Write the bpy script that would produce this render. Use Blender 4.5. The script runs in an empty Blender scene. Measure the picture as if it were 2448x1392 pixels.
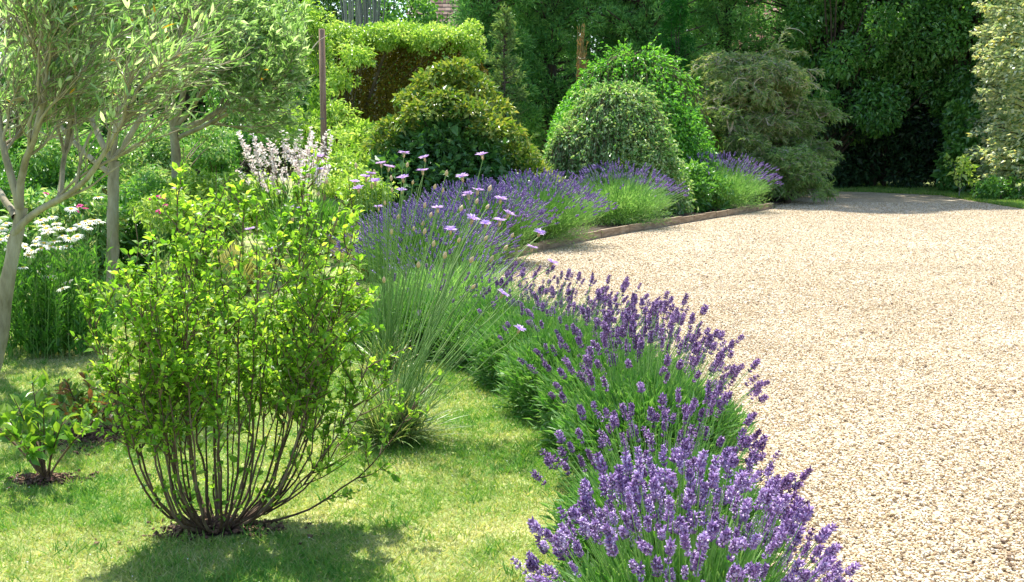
import bpy, bmesh, math
import numpy as np
from mathutils import Vector, Matrix, Quaternion
R = math.radians
sc = bpy.context.scene
col = sc.collection

# ------------------------------------------------------------------ camera
CAM_H, FPX, W0, H0, HOR = 1.6, 2625.0, 2448.0, 1392.0, 315.0
PITCH = math.atan((H0/2-HOR)/FPX)
cd = bpy.data.cameras.new('camera'); cam = bpy.data.objects.new('camera', cd); col.objects.link(cam)
cam.location = (0, 0, CAM_H); cam.rotation_euler = (R(90)-PITCH, 0, 0)
cd.sensor_width = 36; cd.lens = 36*FPX/W0; cd.clip_start = .05; cd.clip_end = 1000
sc.camera = cam
# ------------------------------------------------------------------ sky and sun
SUN_EL, SUN_AZ = R(65), R(-15)          # azimuth from +Y, negative = to the left
world = bpy.data.worlds.new("World"); sc.world = world; world.use_nodes = True
wn = world.node_tree; bg = wn.nodes['Background']
sky = wn.nodes.new('ShaderNodeTexSky'); sky.sky_type = 'NISHITA'; sky.sun_disc = False
sky.sun_elevation = SUN_EL; sky.sun_rotation = SUN_AZ
wn.links.new(sky.outputs[0], bg.inputs[0]); bg.inputs[1].default_value = .14
sl = bpy.data.lights.new('sun', 'SUN'); sl.energy = 4.6; sl.angle = R(.5); sl.color = (1, .96, .88)
so = bpy.data.objects.new('sun', sl); col.objects.link(so)
sd = Vector((math.sin(SUN_AZ)*math.cos(SUN_EL), math.cos(SUN_AZ)*math.cos(SUN_EL), math.sin(SUN_EL)))
so.rotation_euler = sd.to_track_quat('Z', 'Y').to_euler(); so.location = sd*50
sc.view_settings.view_transform = 'Standard'; sc.view_settings.look = 'None'
sc.view_settings.exposure = 1.15; sc.view_settings.gamma = 1
sc.render.engine = 'CYCLES'
cy = sc.cycles
cy.max_bounces = 7; cy.diffuse_bounces = 4; cy.glossy_bounces = 2; cy.transmission_bounces = 4
cy.transparent_max_bounces = 4; cy.use_denoising = True; cy.sample_clamp_indirect = 6
cy.caustics_reflective = False; cy.caustics_refractive = False
try:
    cy.denoising_prefilter = 'ACCURATE'; cy.denoising_input_passes = 'RGB_ALBEDO_NORMAL'
except Exception: pass

# ------------------------------------------------------------------ pixel helpers (where things stand)
cp, sp_ = math.cos(PITCH), math.sin(PITCH)
def ray(px, py):
    x = (px-W0/2)/FPX; y = -(py-H0/2)/FPX
    return np.array([x, cp+y*sp_, -sp_+y*cp])
def at(px, py, d):
    r = ray(px, py); return np.array([0, 0, CAM_H])+r*(d/r[1])
def G(px, py, z=0.):
    r = ray(px, py); return np.array([0, 0, CAM_H])+r*((z-CAM_H)/r[2])
def X_at(px, d): return (px-W0/2)/FPX*d*1.0

# ------------------------------------------------------------------ materials
def new_mat(name):
    m = bpy.data.materials.new(name); m.use_nodes = True
    nt = m.node_tree; nt.nodes.clear()
    out = nt.nodes.new('ShaderNodeOutputMaterial'); return m, nt, out
def ramp(nt, stops, src):
    r = nt.nodes.new('ShaderNodeValToRGB'); e = r.color_ramp.elements
    while len(e) < len(stops): e.new(.5)
    for i, (p, c) in enumerate(stops):
        e[i].position = p; e[i].color = (*c, 1)
    if src is not None: nt.links.new(src, r.inputs[0])
    return r
def leaf_mat(name, stops, transl=.4, rough=.42, spec=.5, tboost=1.5, tcol=None):
    """stops: list of colours; picked per leaf by the rnd attribute"""
    m, nt, out = new_mat(name); L = nt.links.new
    a = nt.nodes.new('ShaderNodeAttribute'); a.attribute_name = 'rnd'
    n = len(stops); rp = ramp(nt, [(i/(n-1), c) for i, c in enumerate(stops)], a.outputs['Fac'])
    p = nt.nodes.new('ShaderNodeBsdfPrincipled'); p.inputs['Roughness'].default_value = rough
    p.inputs['Specular IOR Level'].default_value = spec
    L(rp.outputs[0], p.inputs['Base Color'])
    t = nt.nodes.new('ShaderNodeBsdfTranslucent')
    mm = nt.nodes.new('ShaderNodeVectorMath'); mm.operation = 'MULTIPLY'
    tb = tcol or (tboost*1.15, tboost*1.1, tboost*.5)
    mm.inputs[1].default_value = tb; L(rp.outputs[0], mm.inputs[0]); L(mm.outputs[0], t.inputs[0])
    mx = nt.nodes.new('ShaderNodeMixShader'); mx.inputs[0].default_value = transl
    L(p.outputs[0], mx.inputs[1]); L(t.outputs[0], mx.inputs[2]); L(mx.outputs[0], out.inputs[0])
    return m
def noise_mat(name, stops, scale=8, detail=8, rough=.85, bump=.3, stretch=(1, 1, 1), bscale=None, dist=.02, spec=.3, use_rnd=0):
    m, nt, out = new_mat(name); L = nt.links.new
    tc = nt.nodes.new('ShaderNodeTexCoord'); mp = nt.nodes.new('ShaderNodeMapping'); mp.inputs['Scale'].default_value = stretch
    L(tc.outputs['Object'], mp.inputs[0])
    n = nt.nodes.new('ShaderNodeTexNoise'); n.inputs['Scale'].default_value = scale; n.inputs['Detail'].default_value = detail
    n.inputs['Roughness'].default_value = .65; L(mp.outputs[0], n.inputs[0])
    fac = n.outputs[0]
    if use_rnd:
        a = nt.nodes.new('ShaderNodeAttribute'); a.attribute_name = 'rnd'
        mi = nt.nodes.new('ShaderNodeMath'); mi.operation = 'MULTIPLY_ADD'; mi.inputs[1].default_value = use_rnd
        L(a.outputs['Fac'], mi.inputs[0]); L(fac, mi.inputs[2])
        sb = nt.nodes.new('ShaderNodeMath'); sb.operation = 'SUBTRACT'; sb.inputs[1].default_value = use_rnd/2; L(mi.outputs[0], sb.inputs[0]); fac = sb.outputs[0]
    k = len(stops); rp = ramp(nt, [(.3+.4*i/(k-1), c) for i, c in enumerate(stops)], fac)
    p = nt.nodes.new('ShaderNodeBsdfPrincipled'); p.inputs['Roughness'].default_value = rough
    p.inputs['Specular IOR Level'].default_value = spec
    L(rp.outputs[0], p.inputs['Base Color'])
    n2 = nt.nodes.new('ShaderNodeTexNoise'); n2.inputs['Scale'].default_value = bscale or scale*3; n2.inputs['Detail'].default_value = 6
    L(mp.outputs[0], n2.inputs[0])
    b = nt.nodes.new('ShaderNodeBump'); b.inputs['Strength'].default_value = bump; b.inputs['Distance'].default_value = dist
    L(n2.outputs[0], b.inputs['Height']); L(b.outputs[0], p.inputs['Normal']); L(p.outputs[0], out.inputs[0])
    return m
def rnd_mat(name, stops, rough=.8, spec=.3):
    m, nt, out = new_mat(name); L = nt.links.new
    a = nt.nodes.new('ShaderNodeAttribute'); a.attribute_name = 'rnd'
    n = len(stops); rp = ramp(nt, [(i/(n-1), c) for i, c in enumerate(stops)], a.outputs['Fac'])
    tc = nt.nodes.new('ShaderNodeTexCoord'); nz = nt.nodes.new('ShaderNodeTexNoise'); nz.inputs['Scale'].default_value = 180; L(tc.outputs['Object'], nz.inputs[0])
    mr = nt.nodes.new('ShaderNodeMapRange'); mr.inputs[3].default_value = .75; mr.inputs[4].default_value = 1.2; L(nz.outputs[0], mr.inputs[0])
    vm = nt.nodes.new('ShaderNodeVectorMath'); vm.operation = 'SCALE'; L(rp.outputs[0], vm.inputs[0]); L(mr.outputs[0], vm.inputs['Scale'])
    p = nt.nodes.new('ShaderNodeBsdfPrincipled'); p.inputs['Roughness'].default_value = rough; p.inputs['Specular IOR Level'].default_value = spec
    L(vm.outputs[0], p.inputs['Base Color']); L(p.outputs[0], out.inputs[0]); return m

# gravel sheet
def gravel_mat():
    m, nt, out = new_mat('gravel'); L = nt.links.new
    tc = nt.nodes.new('ShaderNodeTexCoord')
    v = nt.nodes.new('ShaderNodeTexVoronoi'); v.inputs['Scale'].default_value = 62; L(tc.outputs['Object'], v.inputs[0])
    v2 = nt.nodes.new('ShaderNodeTexVoronoi'); v2.inputs['Scale'].default_value = 24; L(tc.outputs['Object'], v2.inputs[0])
    sep = nt.nodes.new('ShaderNodeSeparateColor'); L(v.outputs['Color'], sep.inputs[0])
    rp = ramp(nt, [(0, (.24, .17, .10)), (.12, (.40, .30, .18)), (.45, (.57, .48, .32)), (.75, (.66, .57, .42)), (1, (.76, .71, .60))], sep.outputs[0])
    d = ramp(nt, [(0, (1, 1, 1)), (.55, (.92, .9, .88)), (.9, (.42, .36, .3))], v.outputs['Distance'])
    # voronoi distance is in scaled units
    mu = nt.nodes.new('ShaderNodeMix'); mu.data_type = 'RGBA'; mu.blend_type = 'MULTIPLY'; mu.inputs[0].default_value = 1
    L(rp.outputs[0], mu.inputs[6]); L(d.outputs[0], mu.inputs[7])
    nz = nt.nodes.new('ShaderNodeTexNoise'); nz.inputs['Scale'].default_value = .9; nz.inputs['Detail'].default_value = 7; L(tc.outputs['Object'], nz.inputs[0])
    r3 = ramp(nt, [(.32, (.74, .72, .70)), (.5, (.93, .92, .91)), (.68, (1.0, 1.0, 1.0))], nz.outputs[0])
    m2 = nt.nodes.new('ShaderNodeMix'); m2.data_type = 'RGBA'; m2.blend_type = 'MULTIPLY'; m2.inputs[0].default_value = 1
    L(mu.outputs[2], m2.inputs[6]); L(r3.outputs[0], m2.inputs[7])
    p = nt.nodes.new('ShaderNodeBsdfPrincipled'); p.inputs['Roughness'].default_value = .9; p.inputs['Specular IOR Level'].default_value = .25
    L(m2.outputs[2], p.inputs['Base Color'])
    ad = nt.nodes.new('ShaderNodeMath'); ad.operation = 'ADD'; L(v.outputs['Distance'], ad.inputs[0]); L(v2.outputs['Distance'], ad.inputs[1])
    b = nt.nodes.new('ShaderNodeBump'); b.invert = True; b.inputs['Strength'].default_value = .75; b.inputs['Distance'].default_value = .012
    L(ad.outputs[0], b.inputs['Height']); L(b.outputs[0], p.inputs['Normal']); L(p.outputs[0], out.inputs[0]); return m

M = {}
M['gravel'] = gravel_mat()
M['stone'] = rnd_mat('pebble', [(.14, .10, .075), (.32, .22, .13), (.56, .43, .25), (.65, .54, .36), (.71, .62, .46), (.81, .77, .68)], .85)
M['lawn'] = noise_mat('lawn', [(.13, .22, .04), (.27, .33, .10), (.48, .46, .22)], 2.2, 10, .95, .6, bscale=60)
M['grass'] = leaf_mat('grass_blade', [(.08, .25, .035), (.17, .35, .06), (.30, .41, .11), (.50, .50, .23), (.66, .61, .37)], .35, .6, .3, 1.3)
M['soil'] = noise_mat('soil', [(.025, .017, .012), (.06, .04, .028), (.12, .085, .055)], 14, 10, .95, 1, bscale=50)
M['mulch'] = rnd_mat('mulch', [(.05, .025, .02), (.13, .075, .05), (.22, .14, .08), (.11, .04, .045)], .9)
M['bark_olive'] = noise_mat('olive_bark', [(.15, .125, .07), (.31, .27, .18), (.46, .42, .32)], 9, 10, .85, .8, (1, 1, .35), 30, .01)
M['bark'] = noise_mat('bark', [(.035, .026, .02), (.08, .06, .045), (.14, .11, .085)], 7, 10, .9, 1, (1, 1, .25), 20, .03)
M['bark_grey'] = noise_mat('bark_grey', [(.10, .11, .11), (.22, .23, .23), (.4, .4, .38)], 5, 10, .9, 1, (1.5, 1.5, .12), 14, .03)
M['twig'] = noise_mat('shrub_stem', [(.055, .032, .02), (.12, .075, .045), (.24, .175, .12)], 22, 8, .75, .5, (1, 1, .3), use_rnd=.25)
M['twig_grey'] = noise_mat('dry_twig', [(.18, .16, .10), (.36, .32, .23), (.58, .53, .40)], 12, 8, .8, .3)
M['dead_twig'] = noise_mat('dead_twig', [(.36, .29, .20), (.52, .44, .32), (.66, .58, .46)], 12, 8, .8, .3)
M['stem_green'] = rnd_mat('green_stem', [(.10, .20, .04), (.17, .30, .07), (.25, .36, .12)], .6)
M['stem_brown'] = rnd_mat('brown_stem', [(.08, .05, .03), (.16, .10, .05)], .7)
M['wood'] = noise_mat('weathered_wood', [(.14, .10, .06), (.27, .20, .13), (.42, .34, .24)], 5, 10, .85, .6, (1, 1, 6), 20, .01)
M['post'] = noise_mat('post_wood', [(.16, .09, .055), (.27, .17, .115), (.36, .25, .18)], 6, 10, .85, .5, (4, 4, .4), 20, .01)
M['panel'] = noise_mat('olive_panel', [(.13, .09, .005), (.17, .12, .006), (.21, .155, .012)], 1.5, 6, .8, .2)
M['bush'] = leaf_mat('yellow_green_leaf', [(.08, .21, .02), (.15, .31, .03), (.24, .41, .05), (.36, .50, .09)], .55, .42, .5, 1.6)
M['young'] = leaf_mat('bright_broad_leaf', [(.07, .19, .02), (.13, .28, .03), (.24, .36, .05)], .42, .35, .6, 1.4)
M['redleaf'] = leaf_mat('red_tinged_leaf', [(.09, .22, .03), (.17, .32, .05), (.34, .12, .06), (.14, .28, .04)], .4, .35, .6, 1.3)
M['olive'] = leaf_mat('olive_leaf', [(.12, .21, .07), (.17, .29, .10), (.24, .36, .15), (.36, .46, .26), (.62, .67, .55)], .48, .32, 1., 1.4, (1.4, 1.65, .7))
M['olive_y'] = leaf_mat('olive_leaf_yellow', [(.55, .30, .02), (.65, .40, .03)], .4, .4, .6, 1.1)
M['lav_leaf'] = leaf_mat('lavender_leaf', [(.10, .23, .055), (.16, .34, .09), (.26, .44, .15), (.37, .50, .25)], .45, .5, .4, 1.4, (1.4, 1.5, .7))
M['lav_stem'] = leaf_mat('lavender_stem', [(.16, .36, .07), (.26, .48, .12), (.36, .52, .19)], .35, .5, .4, 1.3)
M['lav'] = leaf_mat('lavender_floret', [(.11, .045, .14), (.23, .12, .29), (.39, .235, .48), (.62, .47, .73)], .22, .6, .3, 1.2, (1.4, 1.1, 1.35))
M['lav_sunlit'] = leaf_mat('lavender_floret_sunlit', [(.15, .07, .20), (.32, .19, .42), (.54, .39, .67), (.80, .69, .88)], .25, .6, .3, 1.2, (1.35, 1.1, 1.35))  # lightened copy of the floret colour, sunlight painted into the nearest heads
M['lav_far'] = leaf_mat('lavender_floret_far', [(.10, .055, .20), (.17, .10, .31), (.26, .17, .42), (.40, .31, .58)], .22, .6, .3, 1.2, (1.4, 1.1, 1.35))
M['cat_petal'] = leaf_mat('dart_petal', [(.42, .28, .70), (.62, .46, .84), (.84, .68, .92)], .3, .5, .3, 1.1, (1.2, 1, 1.1))
M['cat_center'] = rnd_mat('dart_centre', [(.12, .05, .25), (.2, .08, .35)])
M['calyx'] = leaf_mat('papery_calyx', [(.42, .33, .18), (.58, .48, .30), (.68, .6, .42)], .4, .4, .5, 1.1, (1.1, 1, .8))
M['white'] = leaf_mat('daisy_petal', [(.82, .82, .78), (.9, .9, .88)], .3, .5, .3, 1, (1, 1, .95))
M['yellow'] = rnd_mat('daisy_disc', [(.7, .42, .03), (.8, .55, .05)])
M['magenta'] = leaf_mat('magenta_petal', [(.50, .01, .16), (.65, .03, .28)], .35, .5, .3, 1.2, (1.2, 1, 1.2))
M['gaura'] = leaf_mat('gaura_petal', [(.84, .68, .66), (.92, .88, .86), (.95, .95, .93)], .35, .5, .3, 1, (1, .95, .9))
M['daisy_leaf'] = leaf_mat('daisy_leaf', [(.05, .17, .025), (.09, .26, .04), (.15, .34, .06)], .4, .4, .5, 1.3)
M['strap'] = leaf_mat('strap_leaf', [(.11, .22, .06), (.18, .31, .09), (.28, .38, .14), (.42, .44, .24)], .35, .45, .5, 1.2)
M['straw'] = leaf_mat('straw_grass', [(.36, .36, .14), (.5, .46, .22), (.25, .34, .1)], .35, .5, .4, 1.2)
M['magn'] = leaf_mat('olive_gold_leaf', [(.06, .17, .02), (.13, .25, .03), (.25, .34, .05), (.40, .41, .10)], .3, .38, .8, 1.3)
M['magn_dark'] = leaf_mat('deep_green_leaf', [(.045, .15, .03), (.075, .21, .045), (.13, .28, .07)], .3, .4, .7, 1.3)
M['dome_green'] = leaf_mat('dome_leaf', [(.06, .23, .025), (.12, .35, .04), (.22, .48, .08)], .40, .42, .9, 1.5)
M['coto'] = leaf_mat('weeping_leaf', [(.09, .25, .05), (.15, .35, .08), (.26, .46, .16), (.44, .56, .32), (.28, .36, .12)], .36, .42, .9, 1.4)
M['brown_weep'] = leaf_mat('dry_weeping_leaf', [(.14, .26, .08), (.23, .37, .12), (.34, .44, .18), (.54, .52, .30)], .36, .5, .4, 1.3)
M['brown_weep2'] = leaf_mat('grey_green_weeping', [(.14, .27, .075), (.23, .38, .12), (.37, .50, .21)], .36, .5, .5, 1.3)
M['pine'] = leaf_mat('pine_needle', [(.09, .24, .06), (.17, .37, .09), (.30, .50, .14)], .3, .5, .4, 1.6, (1.8, 2, 1.4))
M['slim'] = leaf_mat('slim_conifer_spray', [(.10, .20, .06), (.17, .28, .09), (.27, .38, .15)], .3, .5, .4, 1.3)
M['column'] = leaf_mat('clipped_conifer', [(.02, .13, .012), (.03, .18, .02), (.06, .26, .03)], .3, .5, .4, 1.5)
M['lime'] = leaf_mat('lime_leaf', [(.14, .30, .03), (.24, .42, .06), (.37, .54, .12), (.55, .66, .26)], .42, .35, .6, 1.3)
M['mid'] = leaf_mat('mid_green_leaf', [(.05, .17, .025), (.10, .27, .045), (.19, .40, .08)], .38, .38, .9, 1.4)
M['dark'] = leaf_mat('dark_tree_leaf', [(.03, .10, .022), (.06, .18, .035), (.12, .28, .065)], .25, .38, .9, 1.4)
M['deep'] = leaf_mat('shade_darkened_leaf', [(.012, .036, .010), (.022, .065, .018), (.045, .11, .035)], .15, .5, .5, 1.2)  # near-black leaf colour: the shade under the trees is painted in
M['bluegreen'] = leaf_mat('blue_green_leaf', [(.05, .15, .04), (.10, .24, .06), (.19, .36, .10)], .3, .4, .6, 1.6)
M['beech'] = leaf_mat('pale_hedge_leaf', [(.16, .29, .12), (.32, .44, .25), (.54, .62, .46), (.74, .76, .62), (.66, .62, .22)], .35, .36, .9, 1.3)
M['hedge_brown'] = leaf_mat('olive_brown_leaf', [(.10, .085, .006), (.14, .115, .008), (.18, .15, .014)], .2, .55, .3, 1.2)
M['rust'] = leaf_mat('rust_dry', [(.38, .21, .08), (.50, .32, .14), (.36, .32, .15)], .3, .6, .3, 1.1)
M['brick'] = noise_mat('brick', [(.22, .09, .06), (.30, .13, .09), (.34, .18, .12)], 6, 8)

# ------------------------------------------------------------------ geometry kit (numpy)
def nrm(v): return v/np.maximum(np.linalg.norm(v, axis=-1, keepdims=True), 1e-9)
def runit(rng, n):
    return nrm(rng.normal(size=(n, 3)))
class Geo:
    def __init__(s): s.V, s.F, s.A, s.n = [], [], [], 0
    def add(s, V, F, rnd=None):
        V = np.asarray(V, float).reshape(-1, 3); F = np.asarray(F, int)
        s.V.append(V); s.F.append(F+s.n); s.n += len(V)
        if rnd is None: rnd = .5
        s.A.append(np.broadcast_to(np.asarray(rnd, float), (len(V),)) if np.ndim(rnd) == 0 else np.asarray(rnd, float))
        return s
    def inst(s, T, F, P, rnd):
        """T: (n,k,3) per copy vertices, F: (f,c) template faces"""
        n, k = T.shape[:2]
        FF = (np.asarray(F)[None]+(np.arange(n)*k)[:, None, None]).reshape(-1, np.asarray(F).shape[1])
        return s.add(T.reshape(-1, 3), FF, np.repeat(rnd, k))
    def mesh(s, name, mat, origin=(0, 0, 0), smooth=False):
        V = np.concatenate(s.V)-np.asarray(origin); me = bpy.data.meshes.new(name)
        me.vertices.add(len(V)); me.vertices.foreach_set('co', V.astype(np.float32).ravel())
        loops = np.concatenate([f.ravel() for f in s.F]); tot = np.concatenate([np.full(len(f), f.shape[1]) for f in s.F])
        start = np.concatenate([[0], np.cumsum(tot)[:-1]])
        me.loops.add(len(loops)); me.loops.foreach_set('vertex_index', loops.astype(np.int32))
        me.polygons.add(len(tot)); me.polygons.foreach_set('loop_start', start.astype(np.int32))
        me.polygons.foreach_set('use_smooth', np.full(len(tot), smooth))
        me.update(calc_edges=True)
        a = me.attributes.new('rnd', 'FLOAT', 'POINT'); a.data.foreach_set('value', np.concatenate(s.A).astype(np.float32))
        me.materials.append(mat); return me
LEAF = {
 'diamond': (np.array([[0, 0, 0], [.42, .5, .14], [1, 0, -.12], [.42, -.5, .14]]), [[0, 1, 2], [0, 2, 3]]),
 'oval': (np.array([[0, 0, 0], [.22, .38, .10], [.62, .42, .06], [1, 0, -.22], [.62, -.42, .06], [.22, -.38, .10], [.45, 0, -.02]]),
          [[0, 6, 2, 1], [6, 3, 2, 2][:3]+[2], [0, 5, 4, 6], [6, 4, 3, 3]]),
 'blade': (np.array([[0, .5, 0], [0, -.5, 0], [.5, .4, -.04], [.5, -.4, -.04], [1, 0, -.22]]), None),
 'lance': (np.array([[0, 0, 0], [.25, .42, .03], [.62, .46, .02], [1, 0, -.05], [.62, -.46, .02], [.25, -.42, .03], [.45, 0, -.02]]), None),
 'needle': (np.array([[0, .5, 0], [0, -.5, 0], [1, 0, 0]]), [[0, 1, 2]]),
}
OV = [[0, 6, 1], [1, 6, 2], [6, 3, 2], [0, 5, 6], [5, 4, 6], [6, 4, 3]]
BL = [[0, 1, 3], [0, 3, 2], [2, 3, 4]]
def leaves(g, P, D, N, L, W, rnd, kind='diamond'):
    t = LEAF[kind][0]; F = OV if kind in ('oval', 'lance') else BL if kind == 'blade' else LEAF[kind][1]
    D = nrm(D); S = nrm(np.cross(N, D)); Nn = np.cross(D, S)
    L = np.broadcast_to(L, (len(P),)); W = np.broadcast_to(W, (len(P),))
    T = P[:, None]+D[:, None]*(t[None, :, 0:1]*L[:, None, None])+S[:, None]*(t[None, :, 1:2]*W[:, None, None])+Nn[:, None]*(t[None, :, 2:3]*L[:, None, None])
    g.inst(T, F, None, rnd); return g
def tubes(g, P, Rr, s=5, rnd=None):
    n, k = P.shape[:2]; T = nrm(np.gradient(P, axis=1)); ref = np.zeros((n, 1, 3)); ref[..., 0] = .31; ref[..., 1] = .95
    a = nrm(np.cross(T, np.broadcast_to(ref, T.shape))); b = np.cross(T, a)
    th = np.arange(s)/s*2*np.pi
    V = P[:, :, None]+Rr[:, :, None, None]*(a[:, :, None]*np.cos(th)[None, None, :, None]+b[:, :, None]*np.sin(th)[None, None, :, None])
    F = []
    for j in range(k-1):
        for q in range(s): F.append([j*s+q, j*s+(q+1) % s, (j+1)*s+(q+1) % s, (j+1)*s+q])
    if rnd is None: rnd = np.full(n, .5)
    g.inst(V.reshape(n, k*s, 3), F, None, rnd); return g
def taper(n, k, r0, r1, p=1.):
    t = np.linspace(0, 1, k)**p; r0 = np.broadcast_to(r0, (n,)); r1 = np.broadcast_to(r1, (n,))
    return r0[:, None]*(1-t)+r1[:, None]*t
def bez(A, B, C, k):
    t = np.linspace(0, 1, k)[None, :, None]
    return A[:, None]*(1-t)**2+2*B[:, None]*t*(1-t)+C[:, None]*t**2
def sample(P, rng, m, tlo=0., thi=1., idx=None):
    n, k = P.shape[:2]
    if idx is None: idx = rng.integers(0, n, m)
    t = rng.uniform(tlo, thi, m)*(k-1); j = np.minimum(t.astype(int), k-2); f = (t-j)[:, None]
    a, b = P[idx, j], P[idx, j+1]
    return a*(1-f)+b*f, nrm(b-a), idx, t/(k-1)
def sprout(P, rng, m, tlo, thi, Llo, Lhi, spread, bias, k=6, curl=.1, wob=.12, idx=None):
    s, tan, idx, t = sample(P, rng, m, tlo, thi, idx)
    d = nrm(tan*(1-spread)+runit(rng, m)*spread+np.asarray(bias)*spread)
    L = rng.uniform(Llo, Lhi, m)*(1-.35*t); out = [s]; st = L/(k-1)
    for j in range(k-1):
        d = nrm(d+np.asarray(bias)*curl+rng.normal(size=(m, 3))*wob); out.append(out[-1]+d*st[:, None])
    return np.stack(out, 1)
def leaf_along(g, P, rng, m, L, W, ang=.7, bias=(0, 0, .2), kind='diamond', tlo=.1, thi=1., jit=.3, rexp=1.):
    s, tan, idx, t = sample(P, rng, m, tlo, thi)
    r = runit(rng, m); perp = nrm(r-tan*np.sum(r*tan, 1, keepdims=True))
    D = nrm(tan*math.cos(ang)+perp*math.sin(ang)+np.asarray(bias)+rng.normal(size=(m, 3))*jit*.4)
    N = nrm(np.array([0, 0, 1.])+rng.normal(size=(m, 3))*.55)
    sz = rng.uniform(.45, 1.25, m)
    leaves(g, s, D, N, L*sz, W*sz, rng.random(m)**rexp, kind); return g
def poly(pts, k):
    """smooth a control polyline to k points"""
    p = np.asarray(pts, float); d = np.r_[0, np.cumsum(np.linalg.norm(np.diff(p, axis=0), axis=1))]
    t = np.linspace(0, d[-1], k); q = np.stack([np.interp(t, d, p[:, i]) for i in range(3)], 1)
    for _ in range(2): q[1:-1] = (q[:-2]+2*q[1:-1]+q[2:])/4
    return q

# ------------------------------------------------------------------ object kit
def tag(o, label=None, cat=None, group=None, kind=None):
    if label: o['label'] = label
    if cat: o['category'] = cat
    if group: o['group'] = group
    if kind: o['kind'] = kind
    return o
def thing(name, label, cat, loc, group=None):
    o = bpy.data.objects.new(name, None); o.empty_display_size = .1; col.objects.link(o)
    o.location = [float(v) for v in loc]; return tag(o, label, cat, group)
def root_loc(o):
    l = Vector((0, 0, 0))
    while o: l += o.location; o = o.parent
    return l
def part(name, g, mat, parent, kind=None, smooth=False):
    me = g.mesh(name, mat, root_loc(parent) if parent else (0, 0, 0), smooth)
    o = bpy.data.objects.new(name, me); col.objects.link(o); o.parent = parent
    if kind: o['kind'] = kind
    return o
def struct(name, g, mat, kind='structure', **k):
    o = part(name, g, mat, None, kind); return o
def place(name, me, parent, loc, D=None, s=1., twist=0.):
    o = bpy.data.objects.new(name, me); col.objects.link(o); o.parent = parent
    o.location = Vector(loc)-root_loc(parent)
    if D is not None:
        o.rotation_mode = 'QUATERNION'
        o.rotation_quaternion = Vector(D).to_track_quat('Z', 'Y') @ Quaternion((0, 0, 1), twist)
    o.scale = (s, s, s); return o
def copy_tree(o, loc, label, rot=0., scale=1., parent=None):
    c = o.copy(); col.objects.link(c)
    if parent is None:
        c.location = loc; c.rotation_euler = (0, 0, rot); c.scale = (scale,)*3; c['label'] = label
    else: c.parent = parent
    for ch in list(o.children): copy_tree(ch, None, None, parent=c)
    return c
def box(g, lo, hi, rnd=.5):
    x0, y0, z0 = lo; x1, y1, z1 = hi
    V = [(x0, y0, z0), (x1, y0, z0), (x1, y1, z0), (x0, y1, z0), (x0, y0, z1), (x1, y0, z1), (x1, y1, z1), (x0, y1, z1)]
    g.add(V, [[0, 3, 2, 1], [4, 5, 6, 7], [0, 1, 5, 4], [1, 2, 6, 5], [2, 3, 7, 6], [3, 0, 4, 7]], rnd); return g
def sheet(name, pts, z, mat):
    bm = bmesh.new(); vs = [bm.verts.new((p[0], p[1], z)) for p in pts]; f = bm.faces.new(vs)
    if f.normal.z < 0: f.normal_flip()
    bmesh.ops.triangulate(bm, faces=bm.faces[:]); me = bpy.data.meshes.new(name); bm.to_mesh(me); bm.free()
    for p in me.polygons:
        if p.normal.z < 0: p.flip()
    me.materials.append(mat); o = bpy.data.objects.new(name, me); col.objects.link(o); o['kind'] = 'structure'; return o

# ------------------------------------------------------------------ lie of the land
ROW = np.array([(.40, -3), (.44, 0), (.46, 2.0), (.49, 2.9), (.60, 3.9), (.62, 5.0), (.36, 6.4), (-.12, 8.0), (-.55, 9.8), (-.72, 11.5), (-.60, 12.7)])
def xrow(y): return np.interp(y, ROW[:, 1], ROW[:, 0])
EDGE = np.array([G(px, py)[:2] for px, py in [(1170, 630), (1215, 620), (1262, 609), (1310, 598), (1400, 577), (1500, 558), (1600, 541), (1700, 524), (1800, 508), (1850, 499)]])
# lawn, driveway, beds
sheet('ground', [(-120, -30), (120, -30), (120, 200), (-120, 200)], 0, M['lawn'])
drive = [(.42, -6), (.44, 0)]+[(x+.0, y) for x, y in ROW[2:]]+[(-.42, 13.2)]+[tuple(e) for e in EDGE]+[tuple(G(1900, 478)[:2]), tuple(G(1940, 459)[:2]), tuple(G(2100, 460)[:2]), tuple(G(2250, 467)[:2]), tuple(G(2330, 482)[:2]), tuple(G(2400, 494)[:2]), (10.6, 21.5), (11.8, 17), (12.5, 8), (12.5, -6)]
sheet('driveway', drive, .004, M['gravel'])
bed1 = [(x-.30, y) for x, y in ROW]+[(-.30, 12.9)]+[(x+.08, y) for x, y in ROW[::-1]]
sheet('flower_bed', bed1, .008, M['soil'])
bed2 = [tuple(e+np.array([-.03, .05])) for e in EDGE]+[tuple(G(1900, 478)[:2]), (7.6, 29), (3, 27), (-2, 22), (-3.5, 15), (-.75, 12.6)]
sheet('flower_bed', bed2, .07, M['soil'])

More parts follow.
